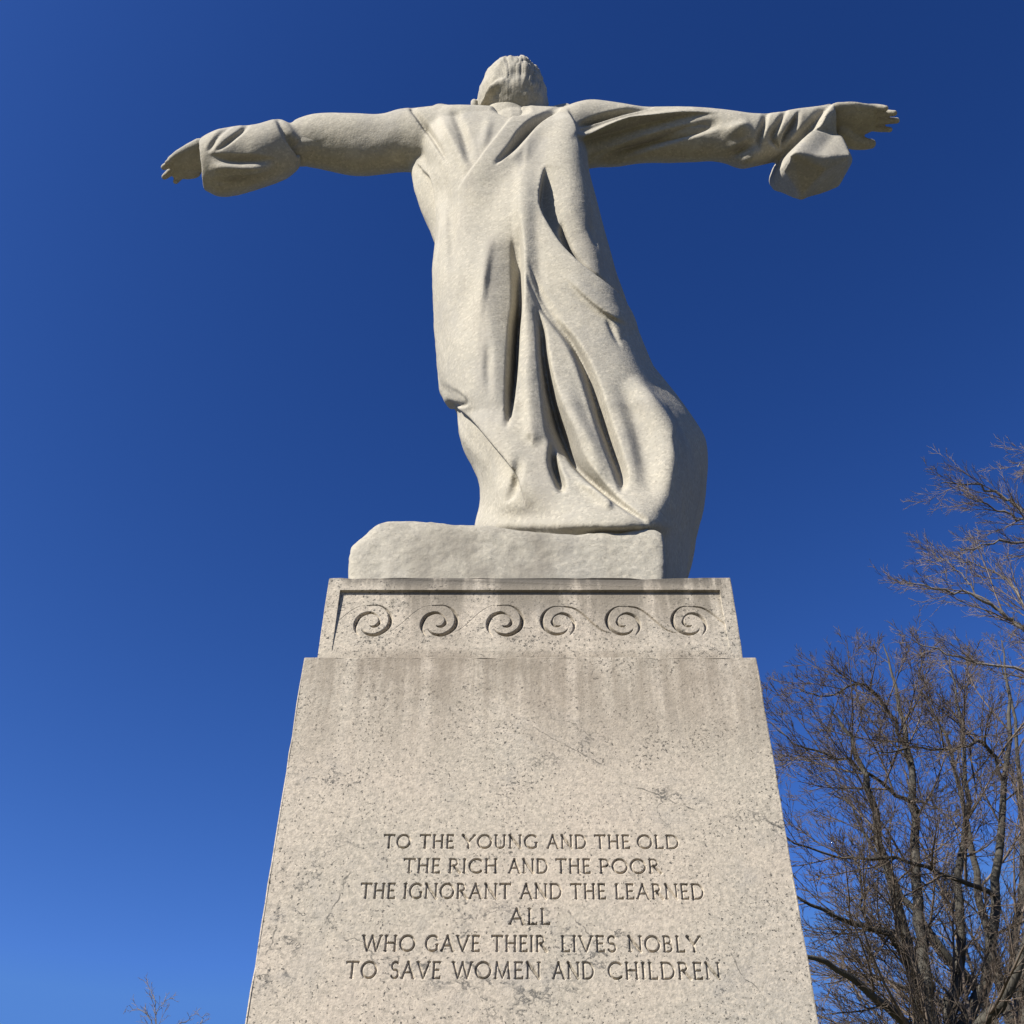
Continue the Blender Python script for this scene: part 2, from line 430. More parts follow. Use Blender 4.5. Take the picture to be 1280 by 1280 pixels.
# --- carved lettering -------------------------------------------------
def arc(cx, cy, rx, ry, a0, a1, n=22):
    a = np.radians(np.linspace(a0, a1, n))
    return [(cx+rx*math.cos(t), cy+ry*math.sin(t)) for t in a]
K, TH = 1.0, 0.86                                               # thick and thin strokes
def stem(x, y0=0.0, y1=1.0, s0=1, s1=1):
    o = [([(x, y0), (x, y1)], K)]
    if s0: o.append(([(x-0.09, y0), (x+0.09, y0)], TH*0.7))
    if s1: o.append(([(x-0.09, y1), (x+0.09, y1)], TH*0.7))
    return o
def bar(x0, x1, y, t0=0, t1=0):
    o = [([(x0, y), (x1, y)], TH)]
    for x, t in ((x0, t0), (x1, t1)):
        if t: o.append(([(x, y), (x, y+t)], TH*0.8))
    return o
GLYPH = {
    'T': (0.78, stem(0.39, s1=0)+bar(0.0, 0.78, 1.0, -0.09, -0.09)),
    'O': (1.0, [(arc(0.5, 0.5, 0.48, 0.5, 0, 360, 44), 1.0)]),
    'H': (0.82, stem(0.1)+stem(0.72)+bar(0.1, 0.72, 0.52)),
    'E': (0.56, stem(0.1)+bar(0.1, 0.52, 1.0, 0, -0.1)+bar(0.1, 0.45, 0.52, 0, 0)+bar(0.1, 0.55, 0.0, 0, 0.1)),
    'Y': (0.86, [([(0.0, 1), (0.43, 0.47)], K*1.25), ([(0.86, 1), (0.43, 0.47)], TH)]+stem(0.43, 0, 0.47, 1, 0)+[([(-0.06, 1), (0.12, 1)], TH*.7), ([(0.76, 1), (0.93, 1)], TH*.7)]),
    'U': (0.82, [([(0.1, 1), (0.1, 0.34)]+arc(0.41, 0.33, 0.31, 0.33, 180, 360, 16)+[(0.72, 1)], K*0.9)]+[([(0.0, 1), (0.2, 1)], TH*.7), ([(0.62, 1), (0.82, 1)], TH*.7)]),
    'N': (0.92, [([(0.1, 0), (0.1, 1)], TH), ([(0.06, 1), (0.82, 0)], K*1.3), ([(0.82, 0), (0.82, 1)], TH), ([(0.0, 0), (0.2, 0)], TH*.7), ([(0.72, 1), (0.92, 1)], TH*.7)]),
    'G': (0.92, [(arc(0.5, 0.5, 0.48, 0.5, 48, 318, 36), 1.0)]+[([(0.84, 0.12), (0.84, 0.42)], K), ([(0.74, 0.42), (0.92, 0.42)], TH*.7)]),
    'A': (0.90, [([(0.04, 0), (0.44, 1)], TH), ([(0.44, 1), (0.86, 0)], K*1.15), ([(0.19, 0.35), (0.70, 0.35)], TH), ([(-0.05, 0), (0.13, 0)], TH*.7), ([(0.76, 0), (0.96, 0)], TH*.7)]),
    'D': (0.88, stem(0.1)+[([(0.1, 1), (0.38, 1)]+arc(0.38, 0.5, 0.46, 0.5, 90, -90, 24)+[(0.1, 0)], 0.85)]),
    'L': (0.56, stem(0.1)+bar(0.1, 0.55, 0.0, 0, 0.1)),
    'R': (0.74, stem(0.1)+[([(0.1, 1), (0.3, 1)]+arc(0.3, 0.755, 0.27, 0.245, 90, -90, 18)+[(0.1, 0.51)], 0.8), ([(0.33, 0.5), (0.76, 0.0)], K*1.3)]),
    'I': (0.2, stem(0.1)),
    'C': (0.86, [(arc(0.5, 0.5, 0.48, 0.5, 48, 312, 36), 1.0)]),
    'P': (0.62, stem(0.1)+[([(0.1, 1), (0.3, 1)]+arc(0.3, 0.73, 0.29, 0.27, 90, -90, 18)+[(0.14, 0.46)], 0.8)]),
    'V': (0.88, [([(0.03, 1), (0.45, 0)], K), ([(0.45, 0), (0.85, 1)], TH), ([(-0.06, 1), (0.14, 1)], TH*.7), ([(0.75, 1), (0.94, 1)], TH*.7)]),
    'W': (1.26, [([(0.03, 1), (0.35, 0)], K), ([(0.35, 0), (0.64, 1)], TH), ([(0.64, 1), (0.95, 0)], K), ([(0.95, 0), (1.23, 1)], TH), ([(-0.06, 1), (0.14, 1)], TH*.7), ([(1.14, 1), (1.32, 1)], TH*.7)]),
    'S': (0.56, [(arc(0.29, 0.745, 0.235, 0.255, 40, 250, 20)+arc(0.27, 0.255, 0.255, 0.265, 70, -150, 22), 0.9)]),
    'M': (1.06, [([(0.08, 0), (0.16, 1)], TH), ([(0.16, 1), (0.53, 0.05)], K), ([(0.53, 0.05), (0.88, 1)], TH), ([(0.88, 1), (0.98, 0)], K), ([(0.0, 0), (0.17, 0)], TH*.7), ([(0.88, 0), (1.07, 0)], TH*.7)]),
    'B': (0.66, stem(0.1)+[([(0.1, 1), (0.3, 1)]+arc(0.3, 0.77, 0.22, 0.23, 90, -90, 16)+[(0.1, 0.54)], 0.8), ([(0.3, 0.54)]+arc(0.31, 0.27, 0.28, 0.27, 90, -90, 18)+[(0.1, 0)], 0.85)]),
}
# word, x range (px on the photograph) ; line top and bottom
_z = lambda u: 300+u*0.578125
TEXT = [
    ((1044, 1060), [('TO', 312, 368), ('THE', 390, 462), ('YOUNG', 482, 643), ('AND', 665, 748), ('THE', 768, 842), ('OLD', 860, 948)]),
    ((1074, 1091), [('THE', 355, 432), ('RICH', 452, 556), ('AND', 582, 665), ('THE', 684, 757), ('POOR', 778, 908)]),
    ((1105, 1123), [('THE', 262, 335), ('IGNORANT', 355, 585), ('AND', 607, 695), ('THE', 716, 790), ('LEARNED', 812, 1002)]),
    ((1136, 1155), [('ALL', 583, 670)]),
    ((1170, 1189), [('WHO', 265, 378), ('GAVE', 402, 518), ('THEIR', 545, 662), ('LIVES', 695, 813), ('NOBLY', 840, 995)]),
    ((1203, 1223), [('TO', 230, 295), ('SAVE', 327, 433), ('WOMEN', 460, 650), ('AND', 677, 765), ('CHILDREN', 797, 1038)]),
]
def lettering():
    segs = []                                                   # x0,z0,x1,z1,half width
    for (pt, pb), words in TEXT:
        zt, zb = at(660, pt, 0)[2], at(660, pb, 0)[2]
        cap = zt-zb
        for word, u0, u1 in words:
            pm = (pt+pb)/2
            x0, x1 = at(_z(u0), pm, 0)[0], at(_z(u1), pm, 0)[0]
            gap = 0.235
            tot = sum(GLYPH[ch][0] for ch in word)+gap*(len(word)-1)
            sx = (x1-x0)/tot
            cx = x0
            for ch in word:
                wd, strokes = GLYPH[ch]
                for pts, k in strokes:
                    for (a, b), (c, d) in zip(pts[:-1], pts[1:]):
                        segs.append((cx+a*sx, zb+b*cap, cx+c*sx, zb+d*cap, 0.066*0.042*k))
                cx += (wd+gap)*sx
    return segs
def carve(X, Z, segs, depth_k):
    """V-cut depth field on a regular grid"""
    D = np.zeros_like(X)
    xs, zs = X[0], Z[:, 0]
    for x0, z0, x1, z1, hw in segs:
        i0, i1 = np.searchsorted(xs, [min(x0, x1)-hw, max(x0, x1)+hw])
        j0, j1 = np.searchsorted(zs, [min(z0, z1)-hw, max(z0, z1)+hw])
        if i1 <= i0 or j1 <= j0: continue
        gx, gz = X[j0:j1, i0:i1], Z[j0:j1, i0:i1]
        dx, dz = x1-x0, z1-z0
        L2 = dx*dx+dz*dz+1e-12
        t = np.clip(((gx-x0)*dx+(gz-z0)*dz)/L2, 0, 1)
        d = np.hypot(gx-x0-t*dx, gz-z0-t*dz)
        D[j0:j1, i0:i1] = np.maximum(D[j0:j1, i0:i1], depth_k*np.maximum(0, hw-d))
    return D

IX0, IX1 = at(425, 1130, 0)[0], at(912, 1130, 0)[0]
IZ0, IZ1 = at(660, 1236, 0)[2], at(660, 1034, 0)[2]
o = link_mesh('shaft', block(-W2/2, W2/2, 0, W2, 0.42, Z2, 0.0035,
              hole=[(IX0, IZ0), (IX1, IZ0), (IX1, IZ1), (IX0, IZ1)], wear=0.0022), M_PED, ped, False)
nx, nz = int((IX1-IX0)/0.0009), int((IZ1-IZ0)/0.0009)
X, Z = np.meshgrid(np.linspace(IX0, IX1, nx), np.linspace(IZ0, IZ1, nz))
D = carve(X, Z, lettering(), 2.6)
edge = (D > 0)
D = D*(1+0.18*vnoise(np.stack([X, 0*X, Z], -1), 160.0))
link_mesh('inscription', grid_mesh(np.stack([X, D, Z], -1)), M_PED, ped, False)

# --- frieze block with sunk wave-scroll panel --------------------------
hp = [at(414.5, 814, FRZ_Y), at(912.5, 812.5, FRZ_Y), at(900, 737, FRZ_Y), at(425, 737.5, FRZ_Y)]
hole = [(float(p[0]), float(p[2])) for p in hp]
zb_, zt_ = (hole[0][1]+hole[1][1])/2, (hole[2][1]+hole[3][1])/2
hole = [(hole[0][0], zb_), (hole[1][0], zb_), (hole[2][0], zt_), (hole[3][0], zt_)]
link_mesh('frieze_block', block(-W1/2, W1/2, FRZ_Y, W2-FRZ_Y, Z2, Z1, 0.003, hole=hole, wear=0.003), M_PED, ped, False)
def scroll_segments():
    segs = []
    def add(pts, hw0):
        pts = np.array(pts)
        c = catmull(pts, 8)
        for a, b in zip(c[:-1], c[1:]):
            segs.append((a[0], a[1], b[0], b[1], (a[2]+b[2])/2*hw0))
    for i, px in enumerate((465, 548, 630.5, 698.5, 780, 862.5)):
        m = 1 if i < 3 else -1
        c = at(px, 777, FRZ_Y)
        R = 0.043 if i < 3 else 0.040
        def pol(lst): return [(c[0]+m*R*r*math.cos(math.radians(a)), c[2]+1.16*R*r*math.sin(math.radians(a)), hw*(1 if m > 0 else .86)) for a, r, hw in lst]
        add(pol([(232, 1.16, .15), (205, 1.08, .6), (180, 1.0, .95), (150, .92, 1), (120, .80, .95), (95, .70, .6), (60, .56, .3), (25, .46, .45), (0, .42, .8), (-40, .33, .8), (-85, .25, .5), (-130, .22, .1)]), 0.0060)
        add(pol([(110, 1.30, .25), (75, 1.27, .3), (45, 1.22, .6), (15, 1.14, 1), (-15, 1.04, 1.05), (-45, .92, 1.05), (-75, .86, .95), (-105, .80, .7), (-130, .76, .35), (-150, .73, .1)]), 0.0060)
        crest = [(c[0]+m*R*u, c[2]+1.16*R*v, hw*(.4 if m > 0 else 1.6)) for u, v, hw in ((-.44, 1.24, .25), (-1.0, 1.12, .3), (-1.55, .72, .34), (-2.05, .18, .34), (-2.6, -.38, .3), (-3.05, -.66, .2), (-3.5, -.78, .05))]
        add(crest, 0.0060)
    return segs
nx, nz = 800, 200
u = np.concatenate([[0, 0.0006], np.linspace(0.0012, 0.9988, nx), [0.9994, 1]])
v = np.concatenate([[0, 0.002], np.linspace(0.004, 0.995, nz), [0.9975, 1]])
Ug, Vg = np.meshgrid(u, v)
XL = hole[0][0]*(1-Vg)+hole[3][0]*Vg
XR = hole[1][0]*(1-Vg)+hole[2][0]*Vg
X = XL*(1-Ug)+XR*Ug
Z = zb_*(1-Vg)+zt_*Vg
xs = np.linspace(hole[0][0], hole[1][0], 1000); zs = np.linspace(zb_, zt_, 260)
GX, GZ = np.meshgrid(xs, zs)
G = carve(GX, GZ, scroll_segments(), 2.8)
fi = np.clip((X-xs[0])/(xs[1]-xs[0]), 0, 998.999); fj = np.clip((Z-zs[0])/(zs[1]-zs[0]), 0, 258.999)
i0, j0 = fi.astype(int), fj.astype(int); a, b = fi-i0, fj-j0
S = G[j0, i0]*(1-a)*(1-b)+G[j0, i0+1]*a*(1-b)+G[j0+1, i0]*(1-a)*b+G[j0+1, i0+1]*a*b
D = 0.0012+0.0078*smoothstep(Vg, -0.15, 1.0)+S
D[0, :] = 0; D[-1, :] = 0; D[:, 0] = 0; D[:, -1] = 0
link_mesh('wave_scroll_panel', grid_mesh(np.stack([X, FRZ_Y+D, Z], -1)), M_PED, ped, False)
# foot of the pedestal: two broad steps
link_mesh('base_course', block(-W2/2-0.14, W2/2+0.14, -0.14, W2+0.14, 0.2, 0.42, 0.02, wear=0.004), M_PED, ped, False)
link_mesh('foot_step', block(-W2/2-0.42, W2/2+0.42, -0.42, W2+0.42, 0.004, 0.2, 0.015, wear=0.004), M_PED, ped, False)

# ------------------------------------------------------------------ statue
sta = empty('stone_statue', (0, 0.55, Z1), 'pale granite statue of a robed figure seen from behind, arms outstretched, on the pedestal', 'statue')

class Solid:
    """collects closed shells, to be fused by a voxel remesh"""
    def __init__(self): self.V, self.F, self.n = [], [], 0
    def rings(self, R):
        """R: (k, m, 3) closed rings, capped"""
        R = np.asarray(R, float)
        k, m = R.shape[:2]
        b = self.n
        self.V.append(R.reshape(-1, 3))
        for i in range(k-1):
            for j in range(m):
                self.F.append((b+i*m+j, b+i*m+(j+1) % m, b+(i+1)*m+(j+1) % m, b+(i+1)*m+j))
        c0, c1 = R[0].mean(0), R[-1].mean(0)
        self.V.append(np.array([c0, c1]))
        for j in range(m):
            self.F.append((b+k*m, b+(j+1) % m, b+j))
            self.F.append((b+k*m+1, b+(k-1)*m+j, b+(k-1)*m+(j+1) % m))
        self.n += k*m+2
    def tube(self, P, r, m=20, flat=None, n=6):
        """round tube through P with radii r; rounded ends"""
        P = np.asarray(P, float)
        Q = catmull(np.hstack([P, np.asarray(r, float)[:, None]]), n)
        c, rr = Q[:, :3], np.maximum(Q[:, 3], 1e-4)
        t = np.gradient(c, axis=0)
        t /= np.linalg.norm(t, axis=1)[:, None]
        # rounded ends
        cs, rs, ts = [], [], []
        for s in (1.0, 0.85, 0.5): cs.append(c[0]-t[0]*rr[0]*s); rs.append(rr[0]*math.sqrt(max(1-s*s, 0.001))); ts.append(t[0])
        cs += list(c); rs += list(rr); ts += list(t)
        for s in (0.5, 0.85, 1.0): cs.append(c[-1]+t[-1]*rr[-1]*s); rs.append(rr[-1]*math.sqrt(max(1-s*s, 0.001))); ts.append(t[-1])
        ref = np.array([0, 0, 1.0]) if abs(ts[0][2]) < 0.8 else np.array([0, 1.0, 0])
        a = np.linspace(0, 2*math.pi, m, endpoint=False)
        R = []
        for c_, r_, t_ in zip(cs, rs, ts):
            e1 = ref-t_*np.dot(ref, t_); e1 /= np.linalg.norm(e1)
            e2 = np.cross(t_, e1)
            ref = e1
            k = flat if flat else 1.0
            R.append(c_+r_*(np.cos(a)[:, None]*e1*k+np.sin(a)[:, None]*e2))
        self.rings(R)
    def sleeve(self, st, m=40, n=6, e=1.0):
        """tube given by stations (px_top, py_top, px_bot, py_bot, Y, thickness along the sight line)"""
        S = catmull(np.array(st, float), n)
        a = np.linspace(0, 2*math.pi, m, endpoint=False)
        R = []
        for xt, yt, xb, yb, Y, th in S:
            T, B = at(xt, yt, Y), at(xb, yb, Y)
            mid = (xt+xb)/2, (yt+yb)/2
            d = ray(*mid); d = d/np.linalg.norm(d)
            c = at(*mid, Y)
            k = depth(c)/FPX
            h = ((xt-xb)/2*RIGHT-(yt-yb)/2*UP)*k
            ca, sa = np.cos(a), np.sin(a)
            ca = np.sign(ca)*np.abs(ca)**e; sa = np.sign(sa)*np.abs(sa)**e
            R.append(c+ca[:, None]*h+sa[:, None]*d*th)
        self.rings(R)
    def loft(self, secs, n=6, m=8):
        """horizontal sections: (py, Yref, [(px, Y), ...])"""
        ctrl = []
        for py, Yr, pts in secs:
            row = []
            for px, Y in pts:
                z = at(px, py, min(Y, Yr))[2]
                row.append((x_of(px, Y, z), Y, z))
            ctrl.append(row)
        ctrl = np.array(ctrl)
        k, p = ctrl.shape[:2]
        rows = catmull(ctrl.reshape(k, -1), n).reshape(-1, p, 3)
        self.rings([catmull_closed(r, m) for r in rows])
    def hull(self, pts):
        bm = bmesh.new()
        vs = [bm.verts.new(tuple(p)) for p in pts]
        r = bmesh.ops.convex_hull(bm, input=vs)
        bmesh.ops.delete(bm, geom=[g for g in r['geom_interior'] if isinstance(g, bmesh.types.BMVert)], context='VERTS')
        bm.normal_update()
        bm.verts.index_update()
        b = self.n
        self.V.append(np.array([tuple(v.co) for v in bm.verts]))
        for f in bm.faces: self.F.append(tuple(b+v.index for v in f.verts))
        self.n += len(bm.verts)
        bm.free()
    def ellipsoid(self, c, ax, rot=None, nu=28, nv=40):
        th = np.linspace(0.02, math.pi-0.02, nu)
        ph = np.linspace(0, 2*math.pi, nv, endpoint=False)
        R = []
        for t in th:
            q = np.stack([np.sin(t)*np.cos(ph)*ax[0], np.sin(t)*np.sin(ph)*ax[1], np.full(nv, np.cos(t)*ax[2])], -1)
            if rot is not None: q = q @ np.array(rot).T
            R.append(q+c)
        self.rings(R)
    def mesh(self): return mesh_from(np.vstack(self.V), self.F)

def voxel(me, size):
    o = bpy.data.objects.new('work', me)
    col.objects.link(o)
    md = o.modifiers.new('r', 'REMESH')
    md.mode = 'VOXEL'
    md.voxel_size = size
    dg = bpy.context.evaluated_depsgraph_get()
    dg.update()
    out = bpy.data.meshes.new_from_object(o.evaluated_get(dg))
    bpy.data.objects.remove(o)
    return out
def coords(me):
    a = np.empty(len(me.vertices)*3, np.float32)
    me.vertices.foreach_get('co', a)
    return a.reshape(-1, 3).astype(float)
def normals(me):
    a = np.empty(len(me.vertices)*3, np.float32)
    me.vertices.foreach_get('normal', a)
    return a.reshape(-1, 3).astype(float)
def edges(me):
    a = np.empty(len(me.edges)*2, np.int32)
    me.edges.foreach_get('vertices', a)
    return a.reshape(-1, 2)
def relax(A, E, it, k=0.5):
    n = len(A)
    deg = np.bincount(E.ravel(), minlength=n).astype(float)[:, None]
    for _ in range(it):
        s = np.stack([np.bincount(E[:, 0], A[E[:, 1], c], n)+np.bincount(E[:, 1], A[E[:, 0], c], n) for c in range(3)], -1)
        A = A*(1-k)+k*s/np.maximum(deg, 1)
    return A
def put(me, V):
    me.vertices.foreach_set('co', V.astype(np.float32).ravel())
    me.update()

# --- the folds of the cloth, carved along curves measured on the back of the figure
def curve_field(px, py, pts, n=5):
    """nearest point on a smooth curve: signed side, distance, interpolated extra columns"""
    C = catmull(np.array(pts, float), n)
    best = np.full(len(px), 1e9); side = np.zeros(len(px)); ex = np.zeros((len(px), C.shape[1]-2))
    endd = np.zeros(len(px), bool)
    m = len(C)-1
    for i in range(m):
        ax, ay = C[i, :2]; bx, by = C[i+1, :2]
        dx, dy = bx-ax, by-ay
        L2 = dx*dx+dy*dy+1e-9
        t0 = ((px-ax)*dx+(py-ay)*dy)/L2
        t = np.clip(t0, 0, 1)
        d = np.hypot(px-ax-t*dx, py-ay-t*dy)
        cr = dx*(py-ay)-dy*(px-ax)
        u = d < best
        best = np.where(u, d, best); side = np.where(u, cr, side)
        ex[u] = C[i, 2:]*(1-t[u, None])+C[i+1, 2:]*t[u, None]
    return side > 0, best, ex
def fold_displacement(V, N, folds):
    px, py, dz = project(V)
    view = (CAM-V); view /= np.linalg.norm(view, axis=1)[:, None]
    face = smoothstep(np.einsum('ij,ij->i', N, view), -0.12, 0.06)*np.maximum(smoothstep(-N[:, 1], 0.02, 0.22), smoothstep(-N[:, 2], 0.3, 0.6))
    H = np.zeros(len(V))
    for kind, pts, w0, w1 in folds:
        P = np.array(pts, float)
        wm = max(w0, w1)*1.05
        sel = np.where((face > 0) & (px > P[:, 0].min()-wm) & (px < P[:, 0].max()+wm) & (py > P[:, 1].min()-wm) & (py < P[:, 1].max()+wm))[0]
        if not len(sel): continue
        s, d, ex = curve_field(px[sel], py[sel], pts)
        h = ex[:, 0]
        ws = ex[:, 1] if ex.shape[1] > 1 else 1.0
        if kind == 'groove':                       # w0 on side A (image left of a downward curve), w1 on side B
            wd = np.where(s, w0, w1)*ws
            g = -h*np.clip(1-d/wd, 0, 1)**1.25
        elif kind == 'soft':
            wd = np.where(s, w0, w1)*ws
            q = np.clip(1-d/wd, 0, 1)
            g = h*q*q*(3-2*q)
        elif kind == 'step':                       # side A stands proud by h at the curve, easing away over w0; side B falls off over w1
            g = np.where(s, h*(1-smoothstep(d, 0, w0)), h*np.clip(1-d/w1, 0, 1))
        elif kind == 'ledge':                      # step whose far side is also sunk, easing over w1
            g = np.where(s, 0.55*h*(1-smoothstep(d, 0, w0)), -0.45*h*(1-smoothstep(d, 0, w1))*smoothstep(d, 0, 2.5)+0.55*h*np.clip(1-d/2.5, 0, 1))
        H[sel] += g
    return H*face

FOLDS = [
    # A deep central fold
    ('groove', [(648, 286, 0.0, .6), (649, 305, .04, 1.2), (650, 335, .08, 1.2), (650, 372, .15, 1.1), (646, 406, .20, 1.1), (643, 458, .21, 1.1), (639, 499, .15, .9), (634, 536, .0, .5)], 11, 5),
    ('groove', [(647, 270, 0.0, .5), (650, 300, .05, .8), (651, 335, .09, 1), (651, 375, .09, .95), (648, 406, .08, .8), (645, 458, .05, .6), (641, 499, .03, .5), (636, 530, 0, .4)], 46, 4),
    # B second fold, running out along the hem
    ('groove', [(670, 384, 0, .5), (678, 413, .07, .7), (681, 441, .11, .8), (687, 475, .15, 1), (695, 508, .18, 1.35), (706, 540, .20, 1.8), (722, 576, .17, 1.7), (750, 605, .11, .9), (780, 631, .07, .5), (806, 650, .02, .4)], 14, 7),
    ('groove', [(689, 552, 0, .6), (694, 580, .12, 1.1), (702, 605, .11, 1), (704, 618, 0, .6)], 10, 6),
    ('soft', [(704, 562, 0), (712, 578, .05), (735, 605, .05), (760, 628, .03)], 12, 7),
    ('soft', [(650, 566, 0), (646, 596, -.03), (634, 628, 0)], 10, 10),
    # C fold left of the big sweep
    ('groove', [(664, 338, 0, .5), (677, 372, .02, .6), (697, 402, .035, .7), (716, 426, .07, .8), (733, 457, .10, 1), (746, 492, .12, 1.1), (757, 526, .13, 1.1), (768, 558, .13, 1.1), (778, 588, .11, 1), (780, 606, .06, .8), (775, 616, 0, .5)], 14, 7.5),
    ('groove', [(654, 330, 0, .8), (664, 360, .015, 1), (676, 384, .02, 1), (700, 412, .015, 1), (716, 432, 0, 1)], 5, 4),
    ('groove', [(659, 322, 0, .8), (672, 356, .012, 1), (690, 384, .012, 1), (706, 402, 0, 1)], 5, 4),
    # D edge of the mantle on the right
    ('ledge', [(680, 208, .0), (676, 230, .09), (673, 254, .13), (678, 273, .14), (690, 294, .14), (703, 313, .13), (727, 337, .12), (752, 356, .11), (772, 373, .09), (788, 392, .06), (800, 412, .0)], 60, 40),
    ('groove', [(684, 284, 0, .5), (698, 301, .03, .8), (712, 315, .05, 1), (735, 338, .06, 1), (759, 357, .06, 1), (778, 374, .05, .9), (791, 393, .03, .7), (800, 412, 0, .5)], 4, 9),
    ('groove', [(702, 274, 0, .6), (705, 288, .05, 1), (714, 308, .06, 1), (726, 326, .03, .8), (738, 340, 0, .6)], 8, 4),
    ('groove', [(734, 270, 0, .7), (738, 285, .015, 1), (743, 298, .015, 1), (750, 314, 0, .7)], 5, 4),
    # tail of the mantle
    ('ledge', [(786, 407, .0), (766, 399, .022), (748, 388, .03), (728, 371, .028), (716, 359, .015), (708, 350, 0)], 16, 18),
    ('groove', [(756, 398, 0, .7), (765, 412, .025, 1), (777, 436, .0, .7)], 6, 4),
    # long edge of the panel between the two deep folds and the left front panel
    ('soft', [(652, 200, .0), (651, 250, .03), (652, 300, .045), (655, 360, .045), (660, 420, .03), (660, 480, .03), (664, 540, .03)], 12, 22),
    ('soft', [(613, 296, .0), (608, 330, .018), (604, 360, .018), (599, 400, .0)], 14, 8),
    ('soft', [(582, 330, .0), (580, 380, -.022), (578, 430, .0)], 22, 22),
    ('soft', [(612, 420, 0), (610, 460, -.018), (612, 500, 0)], 8, 8),
    ('soft', [(560, 250, 0), (556, 300, .022), (553, 360, .022), (556, 430, 0)], 12, 14),
    ('soft', [(566, 240, 0), (564, 290, -.02), (566, 340, 0)], 7, 9),
    # hem of the left front panel over the leg
    ('ledge', [(546, 484, .0), (558, 497, .02), (567, 505, .04), (575, 510, .05), (592, 524, .06), (615, 552, .065), (632, 573, .065), (644, 590, .05), (654, 615, .02), (658, 634, 0)][::-1], 34, 34),
    ('groove', [(640, 590, 0, .4), (643, 604, .02, .8), (641, 618, .025, 1), (630, 630, .0, .5)], 9, 5),
    # sweep on the right
    ('soft', [(790, 470, 0), (812, 500, .05), (833, 530, .05), (840, 560, .04), (837, 600, .025), (836, 640, 0)], 26, 12),
    ('soft', [(770, 470, 0), (792, 520, -.03), (806, 570, -.035), (812, 620, 0)], 18, 22),
    ('groove', [(850, 528, 0, .8), (842, 540, .012, 1), (842, 558, .012, 1), (848, 580, 0, 1)], 6, 9),
    ('soft', [(700, 470, 0), (718, 520, .03), (740, 560, .03), (756, 600, 0)], 16, 18),
    ('ledge', [(529, 212, .03), (541, 226, .06), (547, 262, .055), (545, 300, .0)][::-1], 18, 12),
    # back and collar
    ('step', [(641, 148, .025), (622, 172, .035), (604, 196, .04), (587, 219, .03), (570, 243, 0)][::-1], 44, 3),
    ('groove', [(698, 137, .02, .5), (685, 144, .08, .8), (668, 156, .11, 1), (654, 170, .11, 1.05), (640, 187, .08, .8), (618, 209, 0, .4)], 9, 5),
    ('soft', [(690, 146, .0), (672, 162, .02), (652, 186, .02), (634, 205, 0)], 4, 18),
    ('groove', [(514, 137, .03, 1), (523, 149, .04, 1), (534, 165, .045, 1), (547, 184, .04, 1), (560, 206, 0, .6)], 3, 8),
    ('soft', [(565, 137, .0), (572, 152, -.03), (582, 178, -.03), (588, 206, 0)], 9, 10),
    ('soft', [(548, 138, 0), (560, 165, .02), (578, 200, .02), (587, 216, 0)], 10, 9),
    ('soft', [(612, 142, 0), (608, 165, .018), (600, 190, 0)], 9, 9),
    ('groove', [(619, 132, .015, 1), (628, 140, .02, 1), (639, 149, .0, 1)], 3, 3),
    ('soft', [(663, 175, 0), (659, 195, .012), (655, 230, .0)], 7, 26),
    ('soft', [(600, 240, 0), (602, 270, -.02), (620, 300, 0)], 30, 30),
    ('soft', [(614, 133, 0), (630, 137, -.06), (648, 140, -.06), (664, 136, 0)], 9, 9),
    # mantle edge at the right armpit
    ('step', [(706, 134, .0), (712, 150, .05), (716, 166, .08), (718, 184, .085), (723, 206, .075), (731, 240, .05), (745, 285, .0)], 58, 4),
    # left sleeve
    ('groove', [(308, 155, .03, 1), (298, 165, .035, 1), (284, 176, .03, 1), (268, 189, 0, .6)], 3.5, 6),
    ('groove', [(286, 157, .02, .8), (274, 166, .025, 1), (264, 180, .02, 1), (258, 192, 0, .8)], 4, 6),
    ('groove', [(258, 193, 0, .7), (285, 197, .03, 1), (315, 198, .03, 1), (345, 200, 0, .8)], 11, 6),
    ('soft', [(262, 208, 0), (290, 211, .03), (318, 211, .03), (340, 206, 0)], 9, 9),
    ('groove', [(262, 226, 0, .8), (290, 225, .03, 1), (315, 222, .025, 1), (345, 212, 0, .8)], 9, 6),
    ('groove', [(346, 148, .03, 1), (355, 166, .05, 1), (367, 182, .06, 1), (376, 196, .06, 1), (374, 212, .04, 1)], 4, 10),
    # right sleeve
    ('ledge', [(719, 166, .0), (730, 171, .05), (760, 161, .08), (800, 150, .07), (850, 142, .04), (900, 140, .0)][::-1], 8, 26),
    ('groove', [(720, 159, .0, .6), (745, 151, .055, 1), (780, 141, .05, .9), (815, 134, .02, .5)], 3, 8),
    ('soft', [(740, 205, 0), (780, 190, -.05), (830, 172, -.06), (880, 158, -.03), (905, 150, 0)], 11, 11),
    ('soft', [(900, 165, 0), (925, 160, .03), (938, 152, .0)], 14, 12),
    ('groove', [(960, 142, .03, 1), (956, 158, .04, 1), (950, 176, .03, 1), (948, 190, 0, 1)][::-1], 3, 9),
    ('groove', [(983, 140, .03, .8), (973, 160, .04, 1), (968, 172, .04, 1), (974, 184, .02, .6)][::-1], 3, 9),
    ('groove', [(998, 140, .01, .6), (991, 152, .06, 1), (982, 168, .06, 1), (977, 184, .02, .6)], 3, 10),
    ('ledge', [(1043, 129, .04), (1029, 146, .07), (1015, 166, .08), (996, 184, .06), (975, 202, .02)][::-1], 26, 16),
    ('soft', [(920, 206, 0), (938, 196, .03), (952, 182, 0)], 12, 9),
    ('soft', [(905, 196, 0), (925, 188, -.04), (944, 176, 0)], 9, 9),
]

